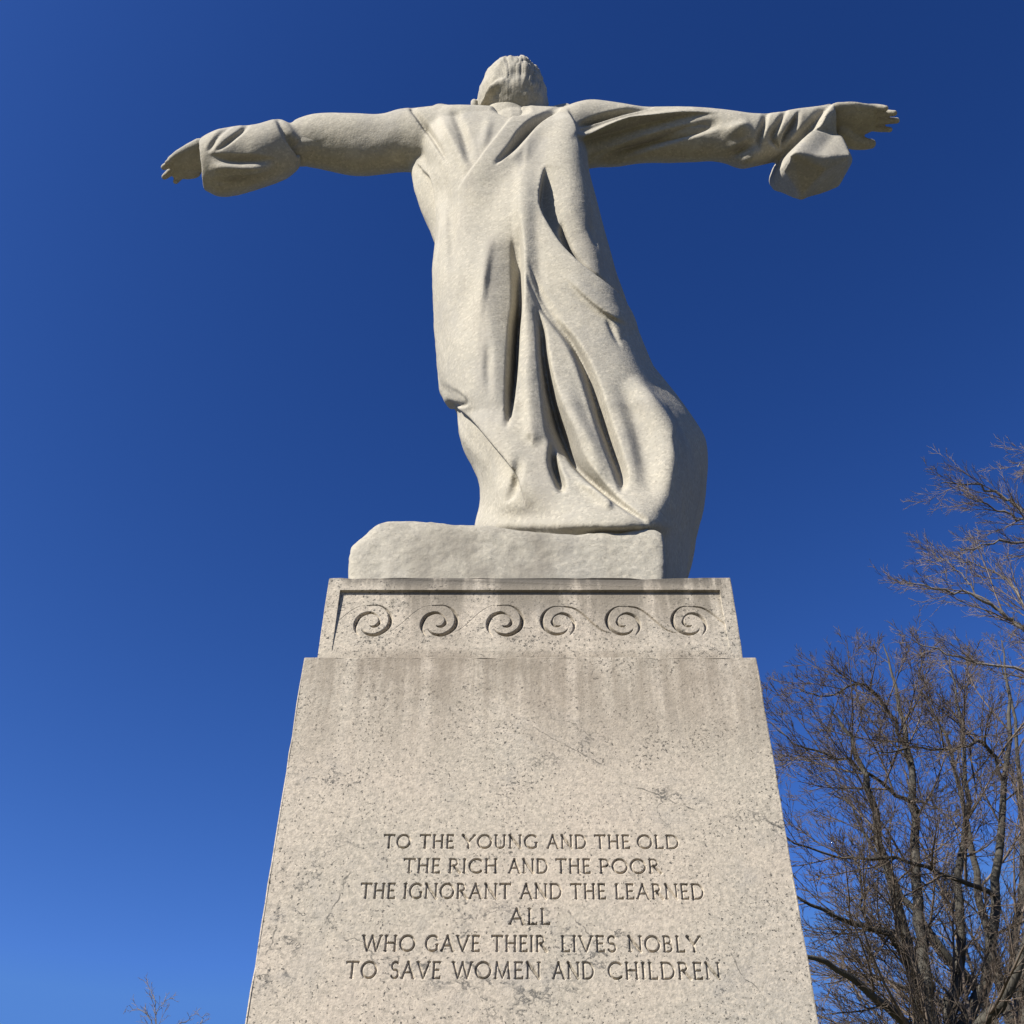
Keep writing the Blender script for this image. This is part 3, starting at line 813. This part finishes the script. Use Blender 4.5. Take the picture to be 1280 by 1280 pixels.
def build_robe():
    s = Solid()
    YA = 0.56
    # trunk of the robe; each row: py, left px, right px, Y at the flanks, Y of the back
    rows = [(132, 548, 708, .56, .44), (142, 530, 722, .56, .37), (160, 524, 730, .56, .325), (190, 530, 733, .56, .30), (215, 538, 735, .56, .29),
            (240, 547, 741, .555, .285), (262, 549, 747, .55, .28), (300, 545, 757, .545, .27), (340, 541.5, 768.5, .54, .25), (380, 543, 783, .54, .235),
            (420, 545, 798, .54, .225), (455, 548, 812, .54, .215), (480, 551, 826, .545, .21), (494, 558, 836, .55, .205), (503, 566, 843, .55, .20), (512, 571, 849, .55, .20), (535, 573.5, 862, .55, .19),
            (560, 581, 872, .55, .18), (590, 595, 872, .55, .165), (612, 601, 868, .55, .15), (632, 601, 862, .55, .125), (644, 598, 858, .55, .115), (654, 595, 856, .55, .108), (660, 594, 855, .55, .112), (668, 593, 854, .55, .15), (700, 592, 850, .55, .17), (740, 596, 846, .55, .20), (790, 600, 842, .55, .26)]
    secs = []
    for py, xl, xr, Yf, Yb in rows:
        wd = xr-xl
        lower = smoothstep(np.array(py), 430, 560)
        skew = 0.10*lower                       # the right flank swings back behind the rock
        hem = float(smoothstep(np.array(py), 615, 650))
        pts = [(xl, Yf), (xl+.07*wd, Yf-(Yf-Yb)*(.62-.12*hem)), (xl+.20*wd, Yb+.03+.10*hem), (xl+.42*wd, Yb+.01*hem), (xl+.62*wd, Yb-.032*hem), (xl+.80*wd, Yb+.002-.024*hem), (xl+(.92-.02*lower)*wd, Yb+.035), (xl+(.975-.012*lower)*wd, Yb+(Yf-Yb)*.42),
               (xr, Yf+skew), (xl+.85*wd, Yf+.22+skew), (xl+.55*wd, Yf+.27), (xl+.2*wd, Yf+.2)]
        secs.append((py, Yf+.01, pts))
    s.loft(secs, 6, 8)
    # the hem that runs down over the right end of the rock
    rows = [(425, 770, 776, 784, .44, .52), (450, 770, 788, 806, .36, .51), (470, 772, 800, 824, .31, .51), (505, 790, 824, 852, .29, .52), (530, 805, 838, 870, .29, .55), (556, 815, 846, 884, .30, .60), (600, 822, 848, 882.5, .32, .62), (640, 828, 848, 872, .34, .62),
            (668, 830, 846, 864, .37, .62), (700, 832, 845, 859, .38, .62), (735, 833, 845, 855, .39, .62), (790, 833, 845, 852, .42, .62)]
    s.loft([(py, Yr, [(xl-25, Yf+.10), (xl+4, Yf-.01), (xm, Yf), ((xm+xr)/2+3, (Yf+Yr)/2-.04), (xr, Yr), (xr-12, Yr+.25), (xl-20, Yr+.28)]) for py, xl, xm, xr, Yf, Yr in rows], 6, 8)
    # cloth hanging below the left armpit
    s.loft([(165, .60, [(516, .60), (532, .52), (556, .46), (560, .62), (535, .68)]), (200, .60, [(512, .61), (530, .53), (556, .45), (560, .62), (530, .70)]), (220, .60, [(515, .62), (532, .52), (556, .44), (560, .62), (530, .70)]),
            (245, .60, [(522, .62), (536, .53), (556, .46), (560, .62), (535, .70)]), (275, .60, [(534, .62), (542, .54), (556, .46), (560, .62), (545, .70)]),
            (303, .58, [(545, .60), (549, .54), (556, .46), (560, .60), (552, .66)])], 6, 6)
    # left arm in its sleeve, running through the shoulders
    s.sleeve([(366, 151, 366, 206, .60, .12), (380, 145, 380, 208, .60, .14), (400, 141, 400, 212, .60, .15), (440, 141, 440, 220, .60, .165), (475, 142.5, 475, 218, .59, .17), (500, 136, 500, 215, .58, .19),
              (522, 134, 522, 216, .57, .20), (560, 131, 560, 222, .56, .21), (600, 131, 600, 222, .55, .20), (650, 136, 650, 220, .55, .2)], e=.95)
    # left cuff: a wide bell with an open end
    s.sleeve([(378, 178, 376, 206, .60, .05), (371, 165, 372, 212, .60, .11), (361, 154, 365, 218, .60, .16), (347, 148, 352, 226, .60, .185), (320, 155, 322, 237, .61, .19), (300, 156.5, 301, 243, .62, .19),
              (276, 160, 276, 246.5, .62, .18), (258, 167, 262, 241, .62, .16), (247, 175, 254, 237, .62, .13), (250, 181, 257, 231, .62, .10), (270, 184, 275, 226, .62, .09)], e=.9)
    # right arm
    s.sleeve([(640, 134, 640, 220, .55, .2), (690, 137, 690, 218, .55, .2), (722, 127, 722, 214, .55, .2), (742, 124, 742, 210, .55, .19), (775, 128, 775, 208, .55, .17), (810, 133, 810, 204, .54, .155), (860, 133.5, 860, 203, .53, .14),
              (900, 136, 900, 203, .52, .135), (925, 139, 925, 211, .52, .14), (946, 141.5, 946, 208, .52, .14), (970, 140.5, 970, 203, .52, .14), (995, 136, 1000, 198, .52, .135), (1020, 133, 1030, 186, .52, .12),
              (1040, 129, 1048, 176, .52, .10), (1036, 137, 1044, 170, .52, .075), (1015, 142, 1020, 172, .52, .06)], e=.92)
    # the loose end of the right cuff hangs as a heavy faceted fold
    q = lambda l: [at(*p) for p in l]
    s.hull(q([(1012, 168, .46), (1052, 168, .48), (1065, 194, .44), (1067, 201, .56), (1049, 234, .68), (1036, 195, .40), (1031, 213, .448), (991, 193, .38), (979, 211, .48), (1001, 243, .60), (1000, 252, .66), (965, 239, .76), (958, 227, .76), (966, 207, .72), (1000, 175, .60), (1050, 176, .56)]))
    me = voxel(s.mesh(), 0.011)
    V, E_ = coords(me), edges(me)
    V = relax(V, E_, 3, 0.5)
    put(me, V)
    # finer before carving
    me = voxel(me, 0.0050)
    V, E_ = coords(me), edges(me)
    V = relax(V, E_, 2, 0.5)
    put(me, V)
    N = relax(normals(me), E_, 14, 0.5)
    N /= np.linalg.norm(N, axis=1)[:, None]+1e-9
    H = fold_displacement(V, N, FOLDS)
    # broad drapery on the side the photograph does not show, and hand-tooled unevenness all over
    fr = smoothstep(N[:, 1], 0.1, 0.6)
    ang = V[:, 0]*15+1.4*np.sin(V[:, 2]*1.3)
    H += fr*0.03*np.sin(ang)*smoothstep(Z1+2.2-V[:, 2], 0, 0.8)
    H += 0.004*vnoise(V, 4.0)+0.0022*vnoise(V+3, 11.0)+0.0009*vnoise(V+9, 38.0)
    # the sculptor undercut the hanging folds from below; the undersides of the arms are cut along their own normal
    t = smoothstep(-N[:, 2], 0.15, 0.5)[:, None]
    back = smoothstep(-N[:, 1], -0.05, 0.25)[:, None]
    hd = 0.25*N+0.75*np.array([0, -0.60, -0.80])
    hd /= np.linalg.norm(hd, axis=1)[:, None]
    dr = N*(1-back*(1-t))+hd*back*(1-t)
    dr /= np.linalg.norm(dr, axis=1)[:, None]+1e-9
    put(me, V+dr*H[:, None])
    me = voxel(me, 0.0046)
    V, E_ = coords(me), edges(me)
    put(me, relax(V, E_, 3, 0.45))
    return me
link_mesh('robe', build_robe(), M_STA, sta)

def build_body():
    """head, neck, core and hands: one continuous figure"""
    s = Solid()
    hc = at(640, 131, .55)
    # skull, jaw, face (away from the photograph), ears
    s.ellipsoid(hc, (.182, .215, .235))
    s.ellipsoid(hc+np.array([0, .05, -.10]), (.15, .175, .21))
    s.ellipsoid(hc+np.array([0, .13, -.20]), (.10, .11, .11))
    s.tube([hc+np.array([0, .22, .02]), hc+np.array([0, .27, -.07]), hc+np.array([0, .245, -.105])], [.022, .035, .03])
    s.tube([hc+np.array([-.05, .225, -.175]), hc+np.array([0, .245, -.17]), hc+np.array([.05, .225, -.175])], [.012, .02, .012])
    for sx in (-1, 1):
        k_ = 1.0 if sx < 0 else .86
        s.ellipsoid(hc+np.array([sx*.07, .205, .0]), (.04, .025, .025))
        s.tube([hc+np.array([sx*.12, .19, .045]), hc+np.array([sx*.07, .225, .06]), hc+np.array([sx*.03, .225, .05])], [.014, .022, .016])
        e0 = hc+np.array([sx*.172*k_, .01 if sx < 0 else .06, -.06])
        s.tube([e0+np.array([0, -.012, -.07]), e0+np.array([sx*.022, -.045, -.02]), e0+np.array([sx*.024, -.04, .035]), e0+np.array([sx*.012, .005, .05])], [.013, .015, .015, .010])
    neck = hc+np.array([0.0, -.01, -.45])
    s.tube([hc+np.array([0, .0, -.1]), hc+np.array([0, -.005, -.28]), neck, hc+np.array([0, 0, -1.2])], [.125, .125, .15, .2])
    s.ellipsoid(at(637, 146, .515), (.125, .10, .24))
    # arms inside the sleeves
    sh = neck+np.array([0, .03, -.12])
    wl = at(262, 199, .62); wr = at(1030, 153, .52)
    s.tube([sh, at(520, 176, .57), at(390, 186, .60), wl], [.11, .11, .085, .066])
    s.tube([sh, at(735, 168, .55), at(900, 170, .52), wr], [.11, .11, .085, .066])
    # left hand: palm down, fingers drooping
    zl = wl[2]
    k = depth(wl)/FPX
    g = lambda px, py, dz: at_z(px, py, zl+dz)
    s.tube([wl, g(250, 199, -.005), g(236, 203, -.01), g(226, 207, -.015)], [.066, .07, .066, .055], flat=.55)
    s.tube([g(240, 192, -.0), g(228, 197, -.01), g(221, 203, -.02)], [.05, .045, .03], flat=.6)
    s.tube([g(240, 212, -.0), g(230, 214, -.01), g(222, 217, -.02)], [.05, .045, .03], flat=.6)
    for (a, b, c, r) in (((234, 191), (219, 198), (209.5, 203.5), 6.2), ((231, 198), (215, 204), (205, 209), 6.4), ((230, 207), (215, 214), (205.5, 221), 6.4), ((234, 214), (224, 222), (219.5, 227), 5.4)):
        s.tube([g(*a, .0), g(*b, -.012), g(*c, -.04)], [r*k*.74, r*k*.72, r*k*.60], m=14)
    s.tube([g(250, 184, .01), g(236, 188.5, .0), g(225, 193, -.01), g(214, 199.5, -.02)], [.045, .035, .028, .02], m=14)
    # right hand: palm towards the ground, thumb apart
    zr = wr[2]
    k = depth(wr)/FPX
    g = lambda px, py, dz: at_z(px, py, zr+dz)
    s.tube([wr, g(1046, 150, 0), g(1062, 150, .0), g(1080, 149, .0)], [.066, .078, .085, .07], flat=.5)
    s.tube([g(1046, 140, .0), g(1066, 139, .0), g(1086, 139, 0)], [.05, .048, .036], flat=.6)
    s.tube([g(1056, 163, -.0), g(1070, 160, .0), g(1086, 157, 0)], [.06, .055, .04], flat=.6)
    for pts, r in (([(1070, 135), (1092, 134.5), (1107, 135.5)], 6.0), ([(1075, 142), (1100, 141.5), (1118, 141.5)], 6.4), ([(1075, 151), (1102, 151), (1121, 150.5)], 6.4), ([(1074, 159), (1098, 161), (1112, 162)], 5.8)):
        s.tube([g(*pts[0], .0), g(*pts[1], .005), g(*pts[2], -.025)], [r*k*.76, r*k*.74, r*k*.62], m=14)
    s.tube([g(1052, 166, -.02), g(1064, 175, -.03), g(1078, 179, -.03), g(1089, 180, -.02)], [.055, .046, .034, .026], m=14)
    me = voxel(s.mesh(), 0.0055)
    V, E_ = coords(me), edges(me)
    V = relax(V, E_, 1, 0.5)
    put(me, V)
    N = normals(me)
    put(me, V+N*(0.003*vnoise(V, 9.0)+0.001*vnoise(V+5, 33.0))[:, None])
    return me, hc
body_me, HC = build_body()
link_mesh('body', body_me, M_STA, sta)

def build_hair():
    """carved hair: a cap of tousled locks over the back of the head"""
    s = Solid()
    s.ellipsoid(HC+np.array([0.008, -.022, .012]), (.180, .218, .246))
    s.ellipsoid(HC+np.array([0.026, -.050, -.09]), (.158, .165, .17))
    s.ellipsoid(HC+np.array([0.075, .0, -.17]), (.105, .13, .14))
    s.tube([HC+np.array([-.155, -.07, -.15]), HC+np.array([-.10, -.165, -.15]), HC+np.array([-.03, -.205, -.13])], [.015, .02, .012])
    me = voxel(s.mesh(), 0.009)
    V, E_ = coords(me), edges(me)
    V = relax(V, E_, 22, 0.5)
    put(me, V)
    me = voxel(me, 0.0048)
    V = coords(me); N = normals(me)
    q = V-HC
    az = np.arctan2(q[:, 0], -q[:, 1])
    el = np.arctan2(q[:, 2], np.hypot(q[:, 0], q[:, 1]))
    wob = 0.7*vnoise(V, 6.0)
    # locks sweep from the crown; deeper and more tangled right of the middle, smoother over the left
    tang = smoothstep(az, -.55, .1)*smoothstep(el, -.9, -.3)*(1-.7*smoothstep(az, .6, 1.1))
    st = vnoise(np.stack([az*5.5+.5*wob, el*1.3, 0*az], -1)+9.3, 1.0)
    st2 = vnoise(np.stack([az*12+wob, el*2.2, 0*az+4.1], -1)+17.7, 1.0)
    pole = smoothstep(1.5-el, .05, .5)
    H = -0.010*(1-np.minimum(1, np.abs(st)*3.0))*pole*(.10+.90*tang)-0.006*(1-np.minimum(1, np.abs(st2)*3.0))*pole*(.12+.88*tang)
    H += 0.009*vnoise(V+2, 9.0)+0.006*vnoise(V*np.array([1, 1, .6])+7, 30.0)
    # keep the face free
    H += -0.07*smoothstep(q[:, 1], 0.08, 0.14)*smoothstep(.10-q[:, 2], 0, .06)
    put(me, V+N*H[:, None])
    return me
link_mesh('hair', build_hair(), M_STA, sta)

def build_rock():
    s = Solid()
    top = [(436, 690), (441, 671), (455, 664), (462, 648), (480, 641), (510, 640), (560, 643), (577, 646), (600, 640), (650, 646), (720, 652), (780, 650), (822, 651), (829, 656), (832, 690)]
    # vertical slices across the block, left to right
    sl = []
    X0 = [436, 438, 447, 457, 464, 480, 510, 545, 577, 610, 660, 720, 780, 812, 826, 831, 832.5]
    TY = [700, 673, 665.5, 658, 648, 641.5, 640.5, 642.5, 646, 647, 653, 658, 653, 651, 653, 660, 690]
    for px, ty in zip(X0, TY):
        Yf = 0.085
        T = at(px, ty, Yf)
        zt = T[2]
        zb = Z1
        x = T[0]
        dY = 0.0
        pts = [(x_of(px, Yf, zb), Yf-.004, zb-.06), (x_of(px, Yf, (zb+zt)/2), Yf+.0, (zb+zt)/2), (x, Yf+.012, zt-.03), (x, Yf+.06, zt), (x, .45, zt+.02), (x, .8, zt), (x, .92, zt-.06), (x, .94, zb-.06), (x, .7, zb-.06), (x, .4, zb-.06), (x_of(px, Yf, zb), .2, zb-.06), (x_of(px, Yf, zb), .12, zb-.06)]
        sl.append(catmull_closed(pts, 5))
    s.rings(sl)
    me = voxel(s.mesh(), 0.010)
    V, E_ = coords(me), edges(me)
    V = relax(V, E_, 5, 0.5)
    put(me, V)
    me = voxel(me, 0.006)
    V, E_ = coords(me), edges(me)
    V = relax(V, E_, 2, 0.5); put(me, V)
    N = normals(me)
    H = 0.007*vnoise(V*np.array([1, 1, 2.2]), 2.6)+0.0016*vnoise(V*np.array([1, 1, 2])+4, 9.0)+0.0014*vnoise(V+3, 36.0)+0.0012*vnoise(V+1, 80.0)
    H *= smoothstep(V[:, 2], Z1-.05, Z1)
    put(me, V+N*H[:, None])
    return me
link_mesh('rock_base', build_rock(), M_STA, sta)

# ------------------------------------------------------------------ bare winter trees
class Tubes:
    def __init__(self): self.V, self.F, self.n = [], [], 0
    def add(self, P, r, m):
        P = np.asarray(P, float); k = len(P)
        t = np.gradient(P, axis=0)
        t /= np.linalg.norm(t, axis=1)[:, None]+1e-9
        ref = np.where(np.abs(t[:, 2:3]) < 0.85, np.array([[0, 0, 1.0]]), np.array([[1.0, 0, 0]]))
        ref = np.repeat(ref[:1], k, 0)
        e1 = ref-t*np.sum(ref*t, 1)[:, None]; e1 /= np.linalg.norm(e1, axis=1)[:, None]+1e-9
        e2 = np.cross(t, e1)
        a = np.linspace(0, 2*math.pi, m, endpoint=False)
        R = P[:, None, :]+np.asarray(r)[:, None, None]*(np.cos(a)[None, :, None]*e1[:, None, :]+np.sin(a)[None, :, None]*e2[:, None, :])
        self.V.append(R.reshape(-1, 3))
        i = self.n+np.arange(k*m).reshape(k, m)
        j = np.roll(i, -1, 1)
        self.F.append(np.stack([i[:-1], j[:-1], j[1:], i[1:]], -1).reshape(-1, 4))
        self.n += k*m
    def build(self, name, mat, parent):
        V = np.vstack(self.V); q = np.vstack(self.F)
        me = bpy.data.meshes.new(name)
        me.vertices.add(len(V)); me.vertices.foreach_set('co', V.astype(np.float32).ravel())
        me.loops.add(q.size); me.loops.foreach_set('vertex_index', q.astype(np.int32).ravel())
        me.polygons.add(len(q)); me.polygons.foreach_set('loop_start', (np.arange(len(q))*4).astype(np.int32))
        me.update(calc_edges=True)
        return link_mesh(name, me, mat, parent)

def unit(v): return v/(np.linalg.norm(v)+1e-9)
class Tree:
    def __init__(self, seed, axis, rmin, tw=1.0):
        self.rng = np.random.RandomState(seed)
        self.trunk, self.crown = Tubes(), Tubes()
        self.axis = axis                               # x, y of the stem, used to send branches outwards
        self.rmin = rmin
        self.tw = tw
        self.count = 0
    def walk(self, p, d, L, n, up, jit):
        P = [p]
        for i in range(n):
            d = unit(d+self.rng.normal(0, jit, 3)+np.array([0, 0, up]))
            p = p+d*(L/n)
            P.append(p)
        return np.array(P)
    def children(self, P, r0, r1, L, level, spec):
        """side shoots along P"""
        if level >= len(spec): return
        num, lr, ang, up, nseg, jit, t0 = spec[level]
        k = len(P)
        seglen = np.linalg.norm(np.diff(P, axis=0), axis=1)
        cum = np.concatenate([[0], np.cumsum(seglen)]); tot = cum[-1]
        nn = max(1, int(round(num*self.rng.uniform(.75, 1.25))))
        side = self.rng.uniform(0, 2*math.pi)
        for c in range(nn):
            t = t0+(1-t0)*(c+self.rng.uniform(0, 1))/nn
            s = t*tot
            i = min(k-2, int(np.searchsorted(cum, s)-1)); i = max(i, 0)
            f = (s-cum[i])/(seglen[i]+1e-9)
            p = P[i]*(1-f)+P[i+1]*f
            d = unit(P[i+1]-P[i])
            side += 2.4+self.rng.normal(0, .35)
            a = unit(np.cross(d, np.array([.3, .2, 1.0]))); b = np.cross(d, a)
            out = np.array([p[0]-self.axis[0], p[1]-self.axis[1], 0])
            q = unit(np.cos(side)*a+np.sin(side)*b+.35*unit(out))
            an = math.radians(ang*self.rng.uniform(.7, 1.3))
            nd = unit(d*math.cos(an)+q*math.sin(an))
            ln = L*lr*(1.12-.60*t)*self.rng.uniform(.65, 1.25)
            if ln < .06: continue
            rp = r0*(1-t)+r1*t
            ra = max(self.rmin, min(rp*.62, ln*.011*self.tw+self.rmin))
            Q = self.walk(p, nd, ln, nseg, up, jit)
            rr = np.linspace(ra, max(self.rmin*.55, ra*.3), len(Q))
            self.crown.add(Q, rr, 5 if ra > .03 else (4 if ra > .012 else 3))
            self.count += 1
            self.children(Q, ra, rr[-1], ln, level+1, spec)
    def limb(self, P, r0, r1, spec, L=None, main=True, n=4):
        P = catmull(np.asarray(P, float), n)
        P[1:-1] += self.rng.normal(0, .022, (len(P)-2, 3))
        r = np.linspace(r0, r1, len(P))
        (self.trunk if main else self.crown).add(P, r, 9 if r0 > .06 else 6)
        if L is None: L = np.linalg.norm(np.diff(P, axis=0), axis=1).sum()
        self.children(P, r0, r1, L, 0, spec)
    def finish(self, root, mt, mc):
        self.trunk.build('trunk', mt, root)
        self.crown.build('crown', mc, root)

# 1: the big many-stemmed tree beside the pedestal
YB = 16.0
base = at(1178, 1330, YB); bx, by = float(base[0]), YB
root = empty('bare_tree', (bx, by, 0), 'big bare many-stemmed tree with dense brown twigs standing right behind the pedestal', 'tree', 'bare winter trees')
t1 = Tree(11, (bx, by), .0042)
SPEC = [(13, .50, 46, .03, 8, .06, .06), (9, .48, 42, .045, 6, .07, .1), (7, .50, 38, .05, 5, .08, .1), (4.6, .55, 34, .05, 4, .09, .15)]
fork = np.array([bx, by, 5.2])
t1.limb([(bx, by, 0), (bx+.05, by, 2.5), (bx, by, 5.0), (bx-.05, by, 7.2)], .42, .07, [], main=True)
def L(pts, r0, r1, spec=SPEC, Lr=None, tree=t1, f=None):
    P = [at(*p) for p in pts]
    f = fork if f is None else f
    tree.limb(([f] if f is not False else [])+P, r0, r1, spec, Lr)
L([(1158, 1290, 15.8), (1148, 1235, 15.6), (1128, 1150, 15.4), (1106, 1075, 15.2), (1090, 1000, 15.0), (1072, 945, 14.8), (1052, 905, 14.6), (1034, 880, 14.5)], 0.139, .009, Lr=4.5)
L([(1166, 1290, 16.2), (1160, 1230, 16.2), (1150, 1150, 16.3), (1144, 1050, 16.4), (1138, 960, 16.4), (1128, 900, 16.5), (1116, 845, 16.4), (1104, 805, 16.4)], 0.145, .009, Lr=4.5)
L([(1145, 1310, 15.5), (1098, 1250, 14.8), (1046, 1212, 14.4), (990, 1190, 14), (930, 1150, 13.8)], 0.099, .009, Lr=4.6)
L([(1160, 1290, 15.9), (1132, 1192, 15.2), (1080, 1158, 14.7), (1012, 1132, 14.2), (950, 1085, 14)], 0.087, .009, Lr=4.5)
L([(1190, 1290, 16.2), (1200, 1200, 16.4), (1197, 1100, 16.5), (1208, 1000, 16.7), (1200, 900, 16.8), (1186, 815, 16.8)], 0.128, .009, Lr=4.5)
L([(1205, 1300, 16.2), (1232, 1230, 16.3), (1246, 1100, 16.2), (1256, 980, 16), (1262, 870, 16), (1252, 800, 16)], 0.139, .009, Lr=4.5)
L([(1215, 1310, 15.6), (1262, 1240, 15), (1300, 1120, 14.6), (1330, 1000, 14.4), (1340, 880, 14)], 0.128, .009, Lr=6.0)
L([(1148, 1015, 16.3), (1112, 985, 15.9), (1060, 950, 15.4), (1005, 935, 15.1), (965, 905, 15)], 0.043, .009, Lr=4.2, f=False)
L([(1246, 1120, 16.2), (1200, 1100, 15.6), (1150, 1080, 15.0), (1085, 1072, 14.5), (1010, 1060, 14.3), (960, 1030, 14)], 0.049, .009, Lr=4.4, f=False)
L([(1140, 965, 16.4), (1118, 900, 15.8), (1080, 855, 15.2), (1036, 870, 15), (1000, 862, 15)], 0.041, .009, Lr=3.2, f=False)
L([(1256, 980, 16), (1230, 930, 15.5), (1190, 940, 15), (1140, 935, 14.6), (1085, 945, 14.4)], 0.041, .009, Lr=4.0, f=False)
L([(1130, 1170, 15.4), (1082, 1150, 14.9), (1078, 1120, 14.9), (1074, 1080, 14.9), (1080, 1040, 14.9)], 0.035, .009, Lr=3.0, f=False)
t1.finish(root, M_BARK, M_TWIG)

# 2: a tree outside the picture on the right, its branch ends reach in
YC = 11.5
b2 = at(1560, 900, YC)
r2 = empty('bare_tree', (float(b2[0]), YC, 0), 'bare tree at the right edge, its upper branch tips reaching over the big tree', 'tree', 'bare winter trees')
t2 = Tree(23, (float(b2[0]), YC), .0034)
SP2 = [(11, .42, 36, .04, 7, .07, .30), (8, .48, 36, .06, 5, .08, .12), (6, .5, 34, .06, 4, .09, .12), (3, .5, 32, .05, 3, .1, .2)]
z2t = float(b2[2])
t2.limb([(b2[0], YC, 0), (b2[0]+.1, YC, z2t*.5), (b2[0], YC, z2t), at(1540, 700, YC), at(1520, 500, YC)], .36, .12, [])
def L2(pts, r0, r1, Lr=None, spec=SP2): t2.limb([at(*p) for p in pts], r0, r1, spec, Lr)
L2([(1548, 780, 11.5), (1420, 715, 11.2), (1330, 672, 11), (1280, 641, 10.9), (1250, 619, 10.8), (1215, 607, 10.7), (1176, 604, 10.6)], 0.050, .008, 3.2)
L2([(1330, 672, 11), (1290, 656, 10.7), (1258, 640, 10.5), (1232, 630, 10.4), (1208, 622, 10.4)], 0.025, .006, 2.2)
L2([(1552, 830, 11.5), (1420, 740, 11.0), (1320, 690, 10.6), (1268, 676, 10.4), (1234, 682, 10.3), (1200, 688, 10.2)], 0.035, .007, 2.2)
L2([(1555, 960, 11.5), (1430, 890, 11.1), (1330, 820, 10.8), (1280, 785, 10.6), (1250, 763, 10.5), (1224, 746, 10.4), (1180, 737, 10.3), (1132, 728, 10.2)], 0.055, .007, 3.2)
L2([(1250, 763, 10.5), (1222, 744, 10.6), (1205, 722, 10.6), (1186, 706, 10.6), (1166, 690, 10.6)], 0.013, .006, 2.2)
L2([(1330, 820, 10.8), (1290, 768, 11), (1262, 728, 11), (1236, 712, 11), (1196, 702, 11)], 0.025, .006, 2.4)
L2([(1558, 700, 11.5), (1450, 620, 11.4), (1370, 590, 11.3), (1320, 575, 11.2), (1290, 578, 11.1), (1272, 584, 11.1)], 0.045, .007, 2.6)
L2([(1560, 1000, 11.5), (1440, 930, 11.2), (1340, 870, 11), (1270, 838, 10.8), (1200, 822, 10.7), (1140, 800, 10.6)], 0.040, .007, 2.8)
t2.finish(r2, M_BARK2, M_TWIG2)

# 3: a further tree that fills the crown behind on the right
YD = 24.0
b3 = at(1262, 1290, YD)
r3 = empty('bare_tree', (float(b3[0]), YD, 0), 'bare tree partly hidden behind the big tree, its stems at the lower right edge', 'tree', 'bare winter trees')
t3 = Tree(37, (float(b3[0]), YD), .0058)
f3 = np.array([b3[0], YD, 7.0])
t3.limb([(b3[0], YD, 0), (b3[0]+.1, YD, 3.5), (b3[0], YD, 6.8), (b3[0]-.05, YD, 9.0)], .46, .06, [])
SP3 = [(12, .48, 42, .04, 7, .06, .1), (9, .48, 38, .05, 5, .07, .1), (6, .5, 34, .05, 4, .08, .12), (3.2, .5, 32, .05, 3, .1, .2)]
for pts in ([(1250, 1230, 24), (1225, 1120, 23.6), (1205, 1010, 23.4), (1180, 920, 23), (1150, 860, 23)], [(1268, 1220, 24.2), (1280, 1100, 24.4), (1275, 980, 24.5), (1265, 880, 24.6), (1245, 810, 24.6)],
            [(1240, 1270, 24), (1190, 1200, 23.4), (1130, 1120, 23), (1080, 1040, 22.6), (1050, 980, 22.4)], [(1280, 1240, 24), (1340, 1120, 24), (1370, 1000, 24), (1380, 900, 24)],
            [(1230, 1290, 24), (1160, 1250, 23), (1090, 1220, 22.5), (1030, 1230, 22)]):
    t3.limb([f3]+[at(*p) for p in pts], .14, .01, SP3, 7.0)
t3.finish(r3, M_BARK, M_TWIG)

# 4: the small tree whose top shows left of the pedestal
YE = 22.0
b4 = at(197, 1310, YE)
r4 = empty('bare_tree', (float(b4[0]), YE, 0), 'bare tree of which only thin dark top twigs show at the lower left', 'tree', 'bare winter trees')
t4 = Tree(51, (float(b4[0]), YE), .0042)
SP4 = [(8, .42, 36, .05, 5, .06, .15), (5, .48, 34, .04, 4, .08, .2), (3, .5, 34, .04, 3, .1, .3)]
z4 = float(b4[2])
t4.limb([(b4[0], YE, 0), (b4[0]+.1, YE, z4*.4), (b4[0]-.05, YE, z4*.75), (b4[0], YE, z4)], .2, .03, [])
f4 = at(197, 1310, YE)
for pts, Lr in (([(196, 1290, 22), (196, 1268, 22), (204, 1254, 22), (218, 1248, 22)], 1.0), ([(196, 1268, 22), (194, 1254, 22), (187, 1238, 22), (179, 1225, 22)], .8), ([(192, 1290, 22), (186, 1272, 22), (172, 1260, 22), (158, 1258, 22)], .9),
                ([(205, 1300, 22), (222, 1282, 22), (236, 1272, 22), (246, 1267, 22)], .8), ([(215, 1300, 22), (246, 1288, 22), (253, 1271, 22), (262, 1268, 22)], .8)):
    t4.limb([f4]+[at(*p) for p in pts] if pts[0][1] > 1270 else [at(*p) for p in pts], .013, .004, SP4, Lr, n=3)
t4.limb([(b4[0], YE, z4*.5), (b4[0]+1.2, YE, z4*.68), (b4[0]+1.8, YE, z4*.85)], .07, .02, SP4, 2.0)
t4.limb([(b4[0], YE, z4*.45), (b4[0]-1.3, YE, z4*.6), (b4[0]-2.0, YE, z4*.78)], .07, .02, SP4, 2.0)
t4.finish(r4, M_BARK2, M_TWIG2)
print('twigs', t1.count, t2.count, t3.count, t4.count)
